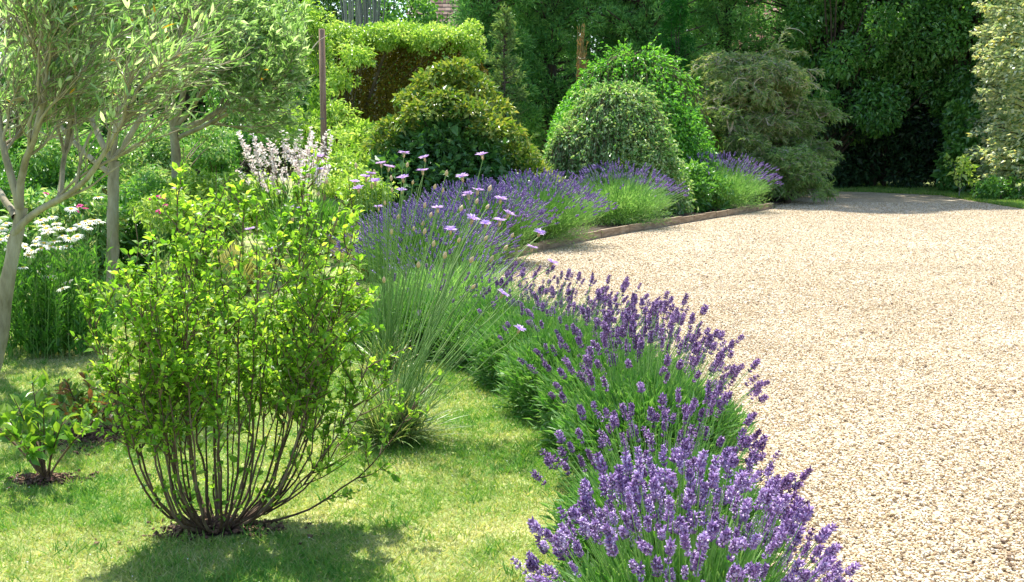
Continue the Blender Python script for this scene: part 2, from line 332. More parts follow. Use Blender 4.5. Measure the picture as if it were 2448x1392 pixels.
# ------------------------------------------------------------------ gravel stones and grass
rng = np.random.default_rng(3)
ICO_V = []; ph = (1+5**.5)/2
for a in (-1, 1):
    for b in (-ph, ph): ICO_V += [(0, a, b), (a, b, 0), (b, 0, a)]
ICO_V = nrm(np.array(ICO_V, float))
def hull_faces(V):
    bm = bmesh.new(); [bm.verts.new(v) for v in V]; bm.verts.ensure_lookup_table(); bm.verts.index_update()
    bmesh.ops.convex_hull(bm, input=bm.verts[:]); F = [[v.index for v in f.verts] for f in bm.faces]; bm.free(); return F
ICO_F = hull_faces(ICO_V); OCT_V = np.array([(1, 0, 0), (-1, 0, 0), (0, 1, 0), (0, -1, 0), (0, 0, 1), (0, 0, -1)], float); OCT_F = hull_faces(OCT_V)
def rotm(rng, n):
    q = nrm(rng.normal(size=(n, 4))); w, x, y, z = q.T
    return np.stack([1-2*(y*y+z*z), 2*(x*y-z*w), 2*(x*z+y*w), 2*(x*y+z*w), 1-2*(x*x+z*z), 2*(y*z-x*w), 2*(x*z-y*w), 2*(y*z+x*w), 1-2*(x*x+y*y)], 1).reshape(n, 3, 3)
def stones(g, P, size, V, F, rng, rnd):
    n = len(P); sc3 = rng.uniform(.5, 1.15, (n, 1, 3)); T = V[None]*(1+rng.normal(size=(n, len(V), 1))*.13)*sc3*size[:, None, None]
    T = np.einsum('nij,nkj->nki', rotm(rng, n), T); T[:, :, 2] *= .75
    g.inst(T+P[:, None], F, None, rnd)
def gravel_pts(n, y0, y1, pw):
    u = rng.random(n); y = (y0**(1-pw)+u*(y1**(1-pw)-y0**(1-pw)))**(1/(1-pw))
    xl = xrow(y)+.02; xr = y*.49+1.3; x = xl+rng.random(n)*(xr-xl); keep = rng.random(n) < (xr-xl)/(y1*.49+.8)
    return x[keep], y[keep]
g = Geo()
x, y = gravel_pts(400000, 2.3, 15, .97)
kp = rng.random(len(x)) < np.clip((15.5-y)/6, 0, 1); x, y = x[kp], y[kp]
z = .002+rng.random(len(x))**1.4*.017+.010*np.sin(x*3.1+np.sin(y*1.7)*2)*np.sin(y*2.3+x)*.5
sz = rng.uniform(.0042, .0088, len(x))*(1+(rng.random(len(x)) < .04)*.8)
gp = .5+.5*np.sin(x*1.3+np.sin(y*.9)*1.6+y*2.1)*np.sin(y*3.3-x*1.9+1)
stones(g, np.stack([x, y, z+.003], 1), sz, ICO_V, ICO_F, rng, np.clip(rng.beta(2.2, 1.5, len(x))-.20*(gp > .72)*rng.random(len(x)), 0, 1))
struct('gravel', g, M['stone'], 'stuff')['label'] = 'loose cream gravel stones spread over the near driveway'
g = Geo(); n = 90000
y = 9.+rng.random(n)**1.0*16; xl = np.where(y < 12.7, xrow(y), np.interp(y, EDGE[:, 1], EDGE[:, 0]))+.1; x = xl+rng.random(n)*(y*.49+1.3-xl)
stones(g, np.stack([x, y, np.full(n, .007)], 1), rng.uniform(.008, .016, n), OCT_V, OCT_F, rng, rng.beta(2.0, 1.8, n))
struct('gravel', g, M['stone'], 'stuff')['label'] = 'small cream gravel stones over the farther driveway'

_nr = np.random.default_rng(1234).random((256, 256))
def vnoise(x, y):
    xi = np.floor(x).astype(int); yi = np.floor(y).astype(int); fx = x-xi; fy = y-yi; fx = fx*fx*(3-2*fx); fy = fy*fy*(3-2*fy); h = lambda a, b: _nr[a % 256, b % 256]
    return (h(xi, yi)*(1-fx)+h(xi+1, yi)*fx)*(1-fy)+(h(xi, yi+1)*(1-fx)+h(xi+1, yi+1)*fx)*fy
def patch(x, y):
    v = .42*vnoise(x*1.3+7, y*1.3)+.30*vnoise(x*3.7, y*3.7+9)+.28*vnoise(x*11, y*11)
    return np.clip((v-.30)/.40, 0, 1)
g = Geo(); n = 420000; u = rng.random(n); y = 2.6*(10.5/2.6)**(u**1.05)
xr = xrow(y)-.25+rng.normal(size=n)*.03; xl = -y*.49-.5; x = xl+rng.random(n)*(xr-xl)
keep = rng.random(n) < np.minimum(1, (xr-xl)/4.2); x, y = x[keep], y[keep]
# lawn edge near the bend runs a little left of the row
bushp = G(522, 1262)[:2]; yb = G(110, 1150)[:2]; yc = G(215, 1045)[:2]
def clear(x, y, c, rx, ry): return ((x-c[0])/rx)**2+((y-c[1])/ry)**2
k2 = (clear(x, y, bushp, .34, .20)*rng.uniform(.6, 3.2, len(x)) > 1) & (clear(x, y, yb, .24, .13)*rng.uniform(.6, 3., len(x)) > 1)
x, y = x[k2], y[k2]; n = len(x)
pt = patch(x, y); D = nrm(np.stack([rng.normal(size=n)*.9, rng.normal(size=n)*.9, np.full(n, .75)], 1))
Lb = rng.uniform(.016, .046, n)*(.7+.6*(1-pt)); Wb = (.0024+.00050*y)*rng.uniform(.7, 1.4, n)
rn = np.clip(.14+.60*pt+rng.normal(size=n)*.20, 0, 1)
leaves(g, np.stack([x, y, np.zeros(n)], 1), D, runit(rng, n)+np.array([0, -.5, .6]), Lb, Wb, rn, 'needle')
nt = 420; ty = 2.8*(8.5/2.8)**rng.random(nt); tx = -ty*.49+rng.random(nt)*(xrow(ty)-.4+ty*.49); kb = rng.integers(8, 26, nt); ii = np.repeat(np.arange(nt), kb); m = len(ii); sp = rng.uniform(.008, .04, nt)[ii]
leaves(g, np.stack([tx[ii]+rng.normal(size=m)*sp, ty[ii]+rng.normal(size=m)*sp, np.zeros(m)], 1), nrm(np.stack([rng.normal(size=m)*.6, rng.normal(size=m)*.6, np.ones(m)], 1)), runit(rng, m)+[0, -.5, .6], rng.uniform(.03, .065, m), .0045, np.clip(rng.uniform(-.1, .5, nt)[ii]+rng.normal(size=m)*.1, 0, 1), 'blade')
struct('grass', g, M['grass'], 'stuff')['label'] = 'short sunlit lawn grass with straw coloured patches'
# mulch under shrubs
def mulch(name, c, rx, ry, n, lab):
    g = Geo(); r = np.abs(rng.normal(size=n))*.62; a = rng.random(n)*2*np.pi; r *= 1+.35*np.sin(3*a+rx*40)+.2*np.sin(7*a)
    P = np.stack([c[0]+rx*r*np.cos(a), c[1]+ry*r*np.sin(a), .006+.016*np.clip(1-r, 0, 1)+rng.random(n)*.012], 1)
    stones(g, P, rng.uniform(.005, .015, n), OCT_V, OCT_F, rng, rng.random(n))
    o = struct(name, g, M['mulch'], 'stuff'); o['label'] = lab
mulch('mulch', bushp, .22, .12, 900, 'dark leaf litter on the soil under the large front shrub')
mulch('mulch', yb, .16, .08, 500, 'dark crumbled soil around the small broad leaved shrub')
mulch('mulch', yc, .30, .20, 1500, 'dark soil around the red tinged shrub')
for c, rx, ry in ((bushp, .20, .09), (yb, .16, .08), (yc, .28, .18)):
    sheet('soil_patch', [(c[0]+rx*math.cos(a)*(1+.1*math.sin(3*a)), c[1]+ry*math.sin(a)*(1+.12*math.cos(4*a))) for a in np.linspace(0, 2*np.pi, 28)[:-1]], .005, M['soil'])
# fallen specks in the lawn
# daisies in lawn (tiny clover heads)
g = Geo(); n = 260; y = rng.uniform(3.4, 7.5, n); x = rng.uniform(-2.6, .1, n); ok = x < xrow(y)-.45; x, y = x[ok], y[ok]
stones(g, np.stack([x, y, np.full(len(x), .022)], 1), rng.uniform(.002, .0045, len(x)), OCT_V, OCT_F, rng, rng.random(len(x)))
struct('clover', g, M['white'], 'stuff')['label'] = 'tiny white clover heads dotted in the lawn'

g = Geo(); n = 900; y = rng.uniform(2.6, 13, n); x = xrow(y)+.15+rng.exponential(.22, n)
leaves(g, np.stack([x, y, np.full(n, .026)], 1), nrm(rng.normal(size=(n, 3))*[1, 1, .2]), np.array([0, 0, 1.])+rng.normal(size=(n, 3))*.3, rng.uniform(.008, .028, n), rng.uniform(.003, .010, n), rng.random(n), 'diamond')
struct('leaf_litter', g, M['mulch'], 'stuff')['label'] = 'dry bits of leaf and flower dropped on the gravel beside the lavender'
# ------------------------------------------------------------------ edging
rng = np.random.default_rng(8)
t = thing('garden_edging', 'low weathered timber edging curving between the lavender bed and the gravel', 'edging', (*EDGE[0], 0))
pl = poly([(*e, 0) for e in EDGE], 23)
for i in range(22):
    a, b = pl[i][:2], pl[i+1][:2]; d = b-a; L = np.linalg.norm(d); d /= L; nn = np.array([-d[1], d[0]]); h = .125+rng.normal()*.007
    off = rng.normal()*.004; b2 = b-d*.008; w = .045
    q = [a+nn*off, b2+nn*off, b2+nn*(w+off), a+nn*(w+off)]
    V = [(*p, -.01) for p in q]+[(*p, h) for p in q]
    g = Geo().add(V, [[0, 3, 2, 1], [4, 5, 6, 7], [0, 1, 5, 4], [1, 2, 6, 5], [2, 3, 7, 6], [3, 0, 4, 7]], rng.random())
    part('timber_block', g, M['wood'], t)

# ------------------------------------------------------------------ lavender
def floret_head(rng, n_wh=7, per=8, ln=.045, loose=1.):
    """a head standing on +Z from the origin, length ~ln"""
    g = Geo()
    zs = np.linspace(0, 1, n_wh)
    if rng.random() < .55: zs[0] = -.32
    for z in zs:
        r = .0064*(1-.40*max(z, 0)**2)*(1 if z >= 0 else .75)*loose
        p = per if z < .9 else 4
        a = np.arange(p)/p*2*np.pi+rng.random()*6
        out = np.stack([np.cos(a), np.sin(a), np.zeros(p)], 1); P = out*r+np.array([0, 0, z*ln])+rng.normal(size=(p, 3))*.0009
        D = nrm(out*rng.uniform(.5, 1.1, (p, 1))+np.array([0, 0, .9])+rng.normal(size=(p, 3))*.2)
        S = nrm(np.cross(D, runit(rng, p))); B = np.cross(D, S); l = rng.uniform(.0050, .0078, p)*loose; w = rng.uniform(.0020, .0032, p)*loose
        T = P[:, None]+D[:, None]*(OCT_V[None, :, 2:3]*l[:, None, None])+S[:, None]*(OCT_V[None, :, 0:1]*w[:, None, None])+B[:, None]*(OCT_V[None, :, 1:2]*w[:, None, None])
        g.inst(T, OCT_F, None, np.clip(rng.beta(1.6, 2.2, p), 0, 1))
    m = int(20*loose)
    a = rng.random(m)*6.28; zz = rng.random(m)*ln*.95; out = np.stack([np.cos(a), np.sin(a), np.zeros(m)], 1)
    leaves(g, out*.008+np.stack([0*zz, 0*zz, zz], 1), nrm(out+rng.normal(size=(m, 3))*.5), runit(rng, m), .0065, .0055, rng.uniform(.75, 1, m), 'diamond')
    tubes(g, np.array([[[0, 0, -.35*ln], [0, 0, .9*ln]]]), np.full((1, 2), .0013), 4, np.array([.1]))
    return g
HEAD_RNG = np.random.default_rng(77)
HEADS = [floret_head(HEAD_RNG, int(HEAD_RNG.integers(4, 8)), 8, HEAD_RNG.uniform(.026, .048), HEAD_RNG.uniform(1.0, 1.4)) for _ in range(8)]
HEAD_ME = [h.mesh('flower_spike', M['lav']) for h in HEADS]
HEAD_SUNLIT = [h.mesh('flower_spike', M['lav_sunlit']) for h in HEADS]
def head_arr(h):
    F = [f if f.shape[1] == 3 else np.concatenate([f[:, :3], f[:, [0, 2, 3]]]) for f in h.F]
    return np.concatenate(h.V), np.concatenate(F), np.concatenate(h.A)
def frames(D):
    ref = np.array([.3, .95, .1]); A = nrm(np.cross(D, np.broadcast_to(ref, D.shape))); B = np.cross(D, A); return A, B
def far_head(rng):
    V = []; F = []; k = 0
    out = Geo()
    for z, r in ((.0, .0075), (.33, .009), (.66, .0085), (1., .006)):
        T = (OCT_V*np.array([r, r, .0085]))@rotm(rng, 1)[0].T*np.array([1, 1, .9])+np.array([rng.normal()*.0012, rng.normal()*.0012, z*.034])
        out.add(T, OCT_F, rng.beta(2, 2))
    return out
FAR = [far_head(HEAD_RNG) for _ in range(6)]
def lavender(c, Rr, H, nst, label, seed, near=True, nparts=100, lean=(0, 0), dens=1., flower_side=None, fol=7000, zb=0., hs=1., group='lavender plants edging the driveway', pale=False):
    rng = np.random.default_rng(seed)
    c = np.array([c[0], c[1], zb]); t = thing('lavender', label, 'lavender', c, group)
    n = nst; a = rng.random(n)*2*np.pi; r = np.sqrt(rng.random(n))
    ok = np.ones(n, bool)
    if flower_side is not None:
        fs = np.asarray(flower_side[:2]); w = flower_side[2]
        s = (np.cos(a)*r*fs[0]+np.sin(a)*r*fs[1]); ok = rng.random(n) < np.clip(.5+s*w+flower_side[3], .02, 1)
    a, r = a[ok], r[ok]; n = len(a)
    hz = H*np.sqrt(np.clip(1-(r*.83)**2, 0, 1))*rng.uniform(.80, 1.12, n)
    tip = c+np.stack([Rr*r*np.cos(a)*rng.uniform(.9, 1.18, n)+lean[0]*hz, Rr*r*np.sin(a)*rng.uniform(.9, 1.2, n)+lean[1]*hz, hz], 1)
    base = c+np.stack([.30*Rr*r*np.cos(a), .30*Rr*r*np.sin(a), np.full(n, .02)], 1)
    mid = (base+tip)/2+np.stack([.0*a, .0*a, hz*.14], 1)+rng.normal(size=(n, 3))*.02
    P = bez(base, mid, tip, 7); D = nrm(P[:, -1]-P[:, -2]+rng.normal(size=(n, 3))*.008)
    g = Geo(); rs = .00135 if near else .0022
    tubes(g, P[:, 1:], taper(n, 6, rs*1.2, rs), 3, rng.random(n))
    q = rng.integers(0, n, int(n*.9)+420) if near else rng.integers(0, n, n+300)
    aq = rng.random(len(q))*6.283; rq = np.sqrt(rng.random(len(q)))*.97; hq = H*np.sqrt(1-(rq*.85)**2)*rng.uniform(.6, .95, len(q))
    tq = c+np.stack([Rr*rq*np.cos(aq)+lean[0]*hq, Rr*rq*np.sin(aq)+lean[1]*hq, hq], 1); bq = c+np.stack([.3*Rr*rq*np.cos(aq), .3*Rr*rq*np.sin(aq), .02+0*aq], 1)
    tubes(g, bez(bq, (bq+tq)/2+[0, 0, .07], tq, 6)[:, 1:], taper(len(q), 5, rs, rs*.6), 3, rng.random(len(q)))
    part('stems', g, M['lav_stem'], t)
    # foliage: fine leaves filling a lower mound
    m = int(fol*dens); g = Geo()
    aa = rng.random(m)*2*np.pi; rr = rng.random(m)**.5; sh = rng.random(m)**.45
    # shoots radiate from the base
    uz = np.where(rng.random(m) < .5, rng.uniform(.08, 1, m), 1.)
    dirx = np.stack([np.cos(aa)*rr, np.sin(aa)*rr, np.sqrt(1-(rr*.85)**2)*uz], 1)
    ext = np.array([Rr*.93, Rr*.93, H*(.60 if near else .68)])*rng.uniform(.9, 1.1, (m, 1))
    ps = c+dirx*ext*sh[:, None]+np.stack([lean[0]*H*.5*sh, lean[1]*H*.5*sh, 0*sh], 1)
    ps[:, 2] = np.maximum(ps[:, 2], zb+.01)
    Dl = nrm(dirx*np.array([.8, .8, 1.1])+rng.normal(size=(m, 3))*.33)
    lw = (.0021 if near else .0075); ll = .062 if near else .085
    leaves(g, ps, Dl, runit(rng, m), ll*rng.uniform(.6, 1.25, m), lw*rng.uniform(.8, 1.3, m), np.clip(rng.normal(.55, .25, m), 0, 1), 'needle' if not near else 'diamond')
    part('foliage', g, M['lav_leaf'], t)
    # flowers
    order = np.argsort(np.linalg.norm(P[:, -1]-np.array([0, 0, CAM_H]), axis=1)+rng.random(n)*.25)
    k = 0
    if near:
        for i in order[:nparts]:
            v = rng.integers(0, 8); place('flower_spike', (HEAD_SUNLIT if pale else HEAD_ME)[v], t, P[i, -1]-D[i]*.006, D[i], hs*rng.uniform(.75, 1.15), rng.random()*6); k += 1
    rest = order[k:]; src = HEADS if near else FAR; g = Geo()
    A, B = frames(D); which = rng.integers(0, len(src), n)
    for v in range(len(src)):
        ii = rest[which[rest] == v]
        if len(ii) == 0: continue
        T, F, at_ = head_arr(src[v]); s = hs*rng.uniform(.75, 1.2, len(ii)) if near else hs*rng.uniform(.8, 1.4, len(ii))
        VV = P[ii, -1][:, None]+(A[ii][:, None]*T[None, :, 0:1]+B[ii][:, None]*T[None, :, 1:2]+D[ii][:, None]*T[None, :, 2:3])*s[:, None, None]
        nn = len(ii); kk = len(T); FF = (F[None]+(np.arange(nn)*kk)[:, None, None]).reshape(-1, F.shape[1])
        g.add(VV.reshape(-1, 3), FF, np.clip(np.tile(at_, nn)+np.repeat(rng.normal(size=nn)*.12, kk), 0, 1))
    if g.V: part('flower_spike', g, (M['lav_sunlit'] if pale else M['lav']) if near else M['lav_far'], t, 'stuff')
    return t
lavender((.46, 2.84), .42, .67, 340, 'nearest lavender with the largest violet flower heads coloured pale as if sunlit at the bottom of the photo', 11, pale=True, lean=(.02, .02), hs=1.05, fol=26000)
lavender((.54, 3.72), .43, .66, 210, 'second lavender from the camera, dark purple heads just behind the nearest violet one', 12, lean=(.02, .0), hs=1.1, flower_side=(-.1, -.2, .2, .2), fol=26000)
lavender((.60, 4.85), .46, .76, 250, 'third lavender from the camera, tall spikes leaning over the gravel beside the lawn corner', 13, lean=(.10, .03), hs=1.15, flower_side=(.5, .8, .5, .15), fol=26000)
lavender((.34, 6.2), .50, .72, 240, 'lavender at the bend of the lawn with sparse dark spikes against the gravel', 14, lean=(.16, .02), flower_side=(.8, .6, .6, .1), fol=26000)
lavender((-.10, 7.6), .52, .66, 170, 'mostly green lavender mound right of the strap leaved clump', 15, nparts=70, lean=(.10, .0), flower_side=(.8, .6, .6, -.1), fol=26000)
lavender((-.74, 8.0), .50, .62, 90, 'green lavender mound behind the strap leaved clump, almost without flowers', 22, nparts=30, lean=(.08, .0), flower_side=(.8, .6, .6, -.1), fol=24000)
lavender((.52, 5.55), .46, .72, 200, 'lavender filling the ribbon just before the bend of the lawn', 23, nparts=80, lean=(.12, .02), hs=1.05, flower_side=(.7, .7, .55, .05), fol=24000)
lavender((.12, 6.95), .48, .68, 230, 'green lavender with scattered dark spikes just beyond the bend of the lawn', 24, nparts=80, lean=(.14, .02), flower_side=(.8, .6, .6, .0), fol=24000)
# middle and far plants
lavender((-.58, 9.2), .66, .64, 260, 'green lavender behind the yellow green shrub with few spikes, left of the timber edging end', 16, near=False, flower_side=(.3, .9, .6, -.05), fol=14000)
lavender((-.88, 11.2), .85, .80, 1400, 'broad purple lavender left of where the timber edging begins', 17, near=False, fol=12000, hs=1.15, dens=.8)
lavender((-.45, 13.4), .86, .86, 1400, 'deep purple lavender directly behind the end of the timber edging', 18, near=False, fol=12000, zb=.07, hs=1.25)
lavender((.30, 15.5), .98, .88, 1300, 'wide lavender with green front and purple crown, first along the timber edging', 19, near=False, fol=16000, zb=.07, flower_side=(-.1, .8, .4, .25), hs=1.35, lean=(.05, -.02))
lavender((1.78, 18.5), 1.02, .92, 900, 'rounded lavender in front of the two green domes, green below a purple fringe', 20, near=False, fol=18000, zb=.07, flower_side=(.2, .9, .75, .05), hs=1.5)
lavender((4.15, 22.2), 1.12, 1.0, 900, 'farthest lavender, at the far end of the timber edging', 21, near=False, fol=18000, zb=.07, flower_side=(.5, .9, .75, .0), hs=1.7)

# ------------------------------------------------------------------ the large front shrub
rng = np.random.default_rng(31)
bc = np.array([*bushp, 0.]); n = 50; a = rng.random(n)*2*np.pi; o = rng.random(n)**.5
tt = np.linspace(0, 1, 14)[None, :, None]**1.15
outd = np.stack([np.cos(a), np.sin(a)*.85, 0*a], 1)[:, None]
Hs = rng.uniform(1.02, 1.50, n)*(1-.10*o)
P = bc+outd*(.02+.03*rng.random((n, 1, 1)))+outd*o[:, None, None]*(.23*(1-np.exp(-9.0*tt))+.27*tt*rng.uniform(.5, 1.35, (n, 1, 1)))+np.array([.09, 0, 0])*tt+np.array([0, 0, 1.])*(Hs[:, None, None]*tt**1.18)
P += np.cumsum(rng.normal(size=P.shape)*.008, axis=1)*1.5*np.sqrt(tt); P[:, 0, 2] = -.01
# some low wide branches, mostly to the right
m = 4; aa = rng.uniform(-.35, .5, m)
low = []
for j in range(m):
    e = np.array([math.cos(aa[j])*rng.uniform(.58, .84), math.sin(aa[j])*.6, rng.uniform(.45, .8)])
    q = poly([bc, bc+e*np.array([.45, .45, .12]), bc+e*np.array([.8, .8, .55]), bc+e], 14); low.append(q)
low = np.stack(low)+rng.normal(size=(m, 14, 3))*.006
main = np.concatenate([P, low])
br = sprout(main, rng, 700, .44, .97, .12, .34, .55, (0, 0, .55), 6, .10, .10)
tw = sprout(br, rng, 1200, .2, .95, .05, .13, .6, (0, 0, .35), 4, .1, .12)
t = thing('large_shrub', 'large yellow green multi stemmed shrub standing on the lawn in the left foreground', 'shrub', bc)
g = Geo(); tubes(g, main, taper(len(main), 14, rng.uniform(.0042, .0082, len(main)), .0014, .8), 6, rng.random(len(main)))
part('stems', g, M['twig'], t, smooth=True)
g = Geo(); tubes(g, br, taper(len(br), 6, .0030, .0014), 4, rng.random(len(br))); tubes(g, tw, taper(len(tw), 4, .0016, .001), 3, rng.random(len(tw)))
part('twigs', g, M['twig'], t)
g = Geo()
leaf_along(g, br, rng, 5800, .033, .021, .85, (0, 0, .15), 'oval', .1, 1)
leaf_along(g, tw, rng, 8200, .031, .020, .85, (0, 0, .1), 'oval', 0, 1)
leaf_along(g, P, rng, 2300, .034, .022, .95, (0, 0, .1), 'oval', .5, 1)
leaf_along(g, P, rng, 260, .036, .024, 1.1, (0, 0, 0), 'oval', .16, .45)
part('foliage', g, M['bush'], t)

# small shrubs, bottom left
def small_shrub(c, h, w, ns, nl, L, W, mat, label, seed, name='small_shrub'):
    rng = np.random.default_rng(seed); c = np.array([c[0], c[1], 0.]); a = rng.random(ns)*6.28; r = rng.random(ns)**.6
    tip = c+np.stack([w*r*np.cos(a), w*r*np.sin(a)*.8, h*(1-.35*r)*rng.uniform(.8, 1.1, ns)], 1)
    midp = c+(tip-c)*np.array([.35, .35, .5]); P = bez(np.repeat(c[None], ns, 0)+rng.normal(size=(ns, 3))*.008, midp, tip, 7)
    tw = sprout(P, rng, ns*3, .35, .95, .06, .14, .6, (0, 0, .4), 4)
    t = thing(name, label, 'shrub', c)
    g = Geo(); tubes(g, P, taper(ns, 7, .006, .002), 5, rng.random(ns)); tubes(g, tw, taper(len(tw), 4, .0022, .001), 3, rng.random(len(tw))); part('stems', g, M['twig'], t)
    g = Geo(); leaf_along(g, tw, rng, int(nl*.7), L, W, .85, (0, 0, .35), 'oval', .2, 1); leaf_along(g, P, rng, int(nl*.3), L, W, .8, (0, 0, .3), 'oval', .55, 1)
    part('foliage', g, M[mat], t); return t
small_shrub(yb, .46, .36, 14, 250, .070, .037, 'young', 'small broad leaved shrub in a patch of bare soil at the bottom left', 41)
small_shrub(yc+np.array([-.02, 0]), .34, .30, 16, 420, .050, .025, 'redleaf', 'low red tinged shrub between the daisies and the large front shrub', 42)

# ------------------------------------------------------------------ blue cupid's dart style clumps
def petal_ring(g, c, D, rad, n, w, rng, rl=(.6, 1)):
    A, B = frames(D[None]); A, B = A[0], B[0]; a = np.arange(n)/n*6.283+rng.random()
    O = A[None]*np.cos(a)[:, None]+B[None]*np.sin(a)[:, None]
    leaves(g, np.repeat(c[None], n, 0)+O*rad*.12, O+D*rng.uniform(.45, .95, (n, 1)), np.repeat(D[None], n, 0), rad*rng.uniform(.85, 1.1, n), np.full(n, w), rng.uniform(*rl, n), 'oval')
def dart_flower_mesh(seed):
    rng = np.random.default_rng(seed); Z = np.array([0, 0, 1.])
    g = Geo(); petal_ring(g, np.array([0, 0, .022]), Z, .031, 13, .013, rng, (.2, 1)); petal_ring(g, np.array([0, 0, .025]), Z, .021, 9, .010, rng, (0, .6))
    c = Geo(); zs = [0, .008, .018, .026]; rs = [.002, .0068, .0062, .0085]
    tubes(c, np.array([[[0, 0, z] for z in zs]]), np.array([rs]), 8, np.array([.4])); tubes(c, np.array([[[0, 0, -.004], [0, 0, .001]]]), np.array([[.0015, .002]]), 6, np.array([.3]))
    d = Geo(); stones(d, np.array([[0, 0, .027]])+rng.normal(size=(12, 3))*np.array([.003, .003, .001]), np.full(12, .002), OCT_V, OCT_F, rng, rng.random(12))
    return g.mesh('petals', M['cat_petal']), c.mesh('calyx', M['calyx'], smooth=True), d.mesh('flower_centre', M['cat_center'])
DART = [dart_flower_mesh(s) for s in range(3)]
def bud_mesh():
    c = Geo(); zs = [-.002, .004, .012, .020, .028, .032]; rs = [.0015, .0072, .0095, .0078, .0035, .0008]
    tubes(c, np.array([[[0, 0, z] for z in zs]]), np.array([rs]), 8, np.array([.7])); return c.mesh('bud', M['calyx'], smooth=True)
BUD = bud_mesh()
def dart_plant(base, flowers, buds, label, seed, fol=600, fs=1.):
    rng = np.random.default_rng(seed); base = np.array([*base[:2], 0.]); t = thing('cupids_dart', label, 'flowering plant', base, 'lilac flowered clumps behind the large front shrub')
    ends = np.array(flowers+buds); n = len(ends); b0 = base+rng.normal(size=(n, 3))*np.array([.05, .05, 0])
    mid = b0*.45+ends*.55; mid[:, 2] = ends[:, 2]*rng.uniform(.50, .72, n); P = bez(b0, mid, ends, 12)+0
    P[:, 1:-1] += rng.normal(size=(n, 10, 3))*.004
    D = nrm(P[:, -1]-P[:, -3])
    g = Geo(); tubes(g, P, taper(n, 12, .0034, .0026), 4, rng.random(n))
    # bare or unflowered extra stems
    m = 60; e2 = ends[rng.integers(0, n, m)]*rng.uniform(.75, .95, (m, 1))+base*.15+rng.normal(size=(m, 3))*.12; e2[:, 2] = np.clip(e2[:, 2], .25, 1.2)
    mm = base*.5+e2*.5; mm[:, 2] = e2[:, 2]*.65; P2 = bez(base+rng.normal(size=(m, 3))*np.array([.05, .05, 0]), mm, e2, 9); tubes(g, P2, taper(m, 9, .0017, .0009), 3, rng.random(m))
    part('stems', g, M['stem_green'], t)
    g = Geo(); m = fol; a = rng.random(m)*6.28; el = rng.uniform(.35, 1.5, m); D0 = np.stack([np.cos(a)*np.cos(el), np.sin(a)*np.cos(el), np.sin(el)], 1); L = rng.uniform(.18, .42, m)
    b = base+np.stack([rng.normal(size=m)*.05, rng.normal(size=m)*.05, 0*a], 1); tip = b+D0*L[:, None]+np.stack([np.cos(a)*.12, np.sin(a)*.12, -.10*np.ones(m)], 1)*L[:, None]*1.5
    tip[:, 2] = np.maximum(tip[:, 2], .02); mid = b+D0*L[:, None]*.6; Q = bez(b, mid, tip, 6); tn = nrm(np.gradient(Q, axis=1)); sd_ = nrm(np.cross(tn, runit(rng, m)[:, None]*.4+np.array([0, 0, 1.])))
    w = np.array([.6, 1, 1, .8, .5, .05])[None, :, None]*rng.uniform(.0025, .0045, m)[:, None, None]
    V = np.stack([Q-sd_*w, Q+sd_*w], 2).reshape(m, 12, 3); F = [[2*j, 2*j+1, 2*j+3, 2*j+2] for j in range(5)]
    g.inst(V, F, None, rng.random(m)); part('foliage', g, M['strap'], t)
    for i, e in enumerate(ends):
        if i < len(flowers):
            pm, cm, dm = DART[i % 3]; D_ = nrm(D[i]*.5+np.array([0, -.12, .75])+rng.normal(size=3)*.16)
            o = place('flower', cm, t, e, D_, fs*rng.uniform(.9, 1.15), rng.random()*6)
            for nm, me in (('petals', pm), ('flower_centre', dm)):
                q = bpy.data.objects.new(nm, me); col.objects.link(q); q.parent = o
        else: place('bud', BUD, t, e, D[i], fs*rng.uniform(.75, 1.05))
    return t
b1 = G(930, 1055)
fl1 = [(1046, 511, 5.9), (1122, 478, 6), (1195, 489, 6), (1210, 524, 5.8), (1125, 538, 5.6), (1160, 546, 5.7), (1193, 542, 5.7), (1076, 563, 5.4), (1286, 567, 6.0), (1268, 604, 5.9), (1314, 640, 5.7), (1195, 714, 5.4), (1237, 798, 5.2), (838, 812, 5.2), (1107, 436, 6), (1154, 383, 6), (1140, 468, 6.1)]
bd1 = [(1168, 457, 6), (1138, 487, 6), (1100, 505, 5.8), (1162, 500, 5.8), (1158, 575, 5.6), (1205, 597, 5.7), (1222, 568, 5.8), (1171, 626, 5.6), (1124, 628, 5.4), (1062, 618, 5.3), (918, 676, 5.4), (882, 705, 5.3), (1014, 560, 5.5), (1035, 590, 5.5), (1095, 580, 5.5), (1128, 690, 5.3), (1000, 640, 5.3), (1283, 632, 5.8)]
dart_plant(b1, [at(*p) for p in fl1], [at(*p) for p in bd1], 'strap leaved clump on the lawn edge, its lilac flowers leaning right over the lavender', 51, 1000, 1.15)
b2 = (X_at(915, 7.3), 7.3)
fl2 = [(965, 378), (1017, 388), (912, 402), (928, 411), (886, 427), (1011, 420), (848, 446), (858, 462), (965, 438), (960, 466), (905, 506), (875, 436), (898, 445)]
bd2 = [(852, 402), (973, 400), (895, 418), (1066, 420), (889, 452), (937, 460), (1038, 452), (1057, 460), (986, 441), (935, 432), (920, 490), (1014, 497), (1028, 520), (1010, 540), (950, 525), (988, 552), (935, 560)]
rr = np.random.default_rng(5)
dart_plant(b2, [at(*p, 7.0+rr.random()*.6) for p in fl2], [at(*p, 7.0+rr.random()*.6) for p in bd2], 'tall clump of lilac flowers rising behind the first clump, before the dark round shrub', 52, 160, 1.22)
b3 = (X_at(735, 8.3), 8.3)
dart_plant(b3, [at(*p, 8.3) for p in [(735, 492), (765, 415), (760, 386), (722, 510), (690, 505), (425, 462), (600, 560), (655, 605)]], [at(*p, 8.3) for p in [(737, 475), (726, 470), (760, 470), (780, 440), (700, 530)]], 'few lilac flowers showing above the back of the large front shrub', 53, 400, 1.3)

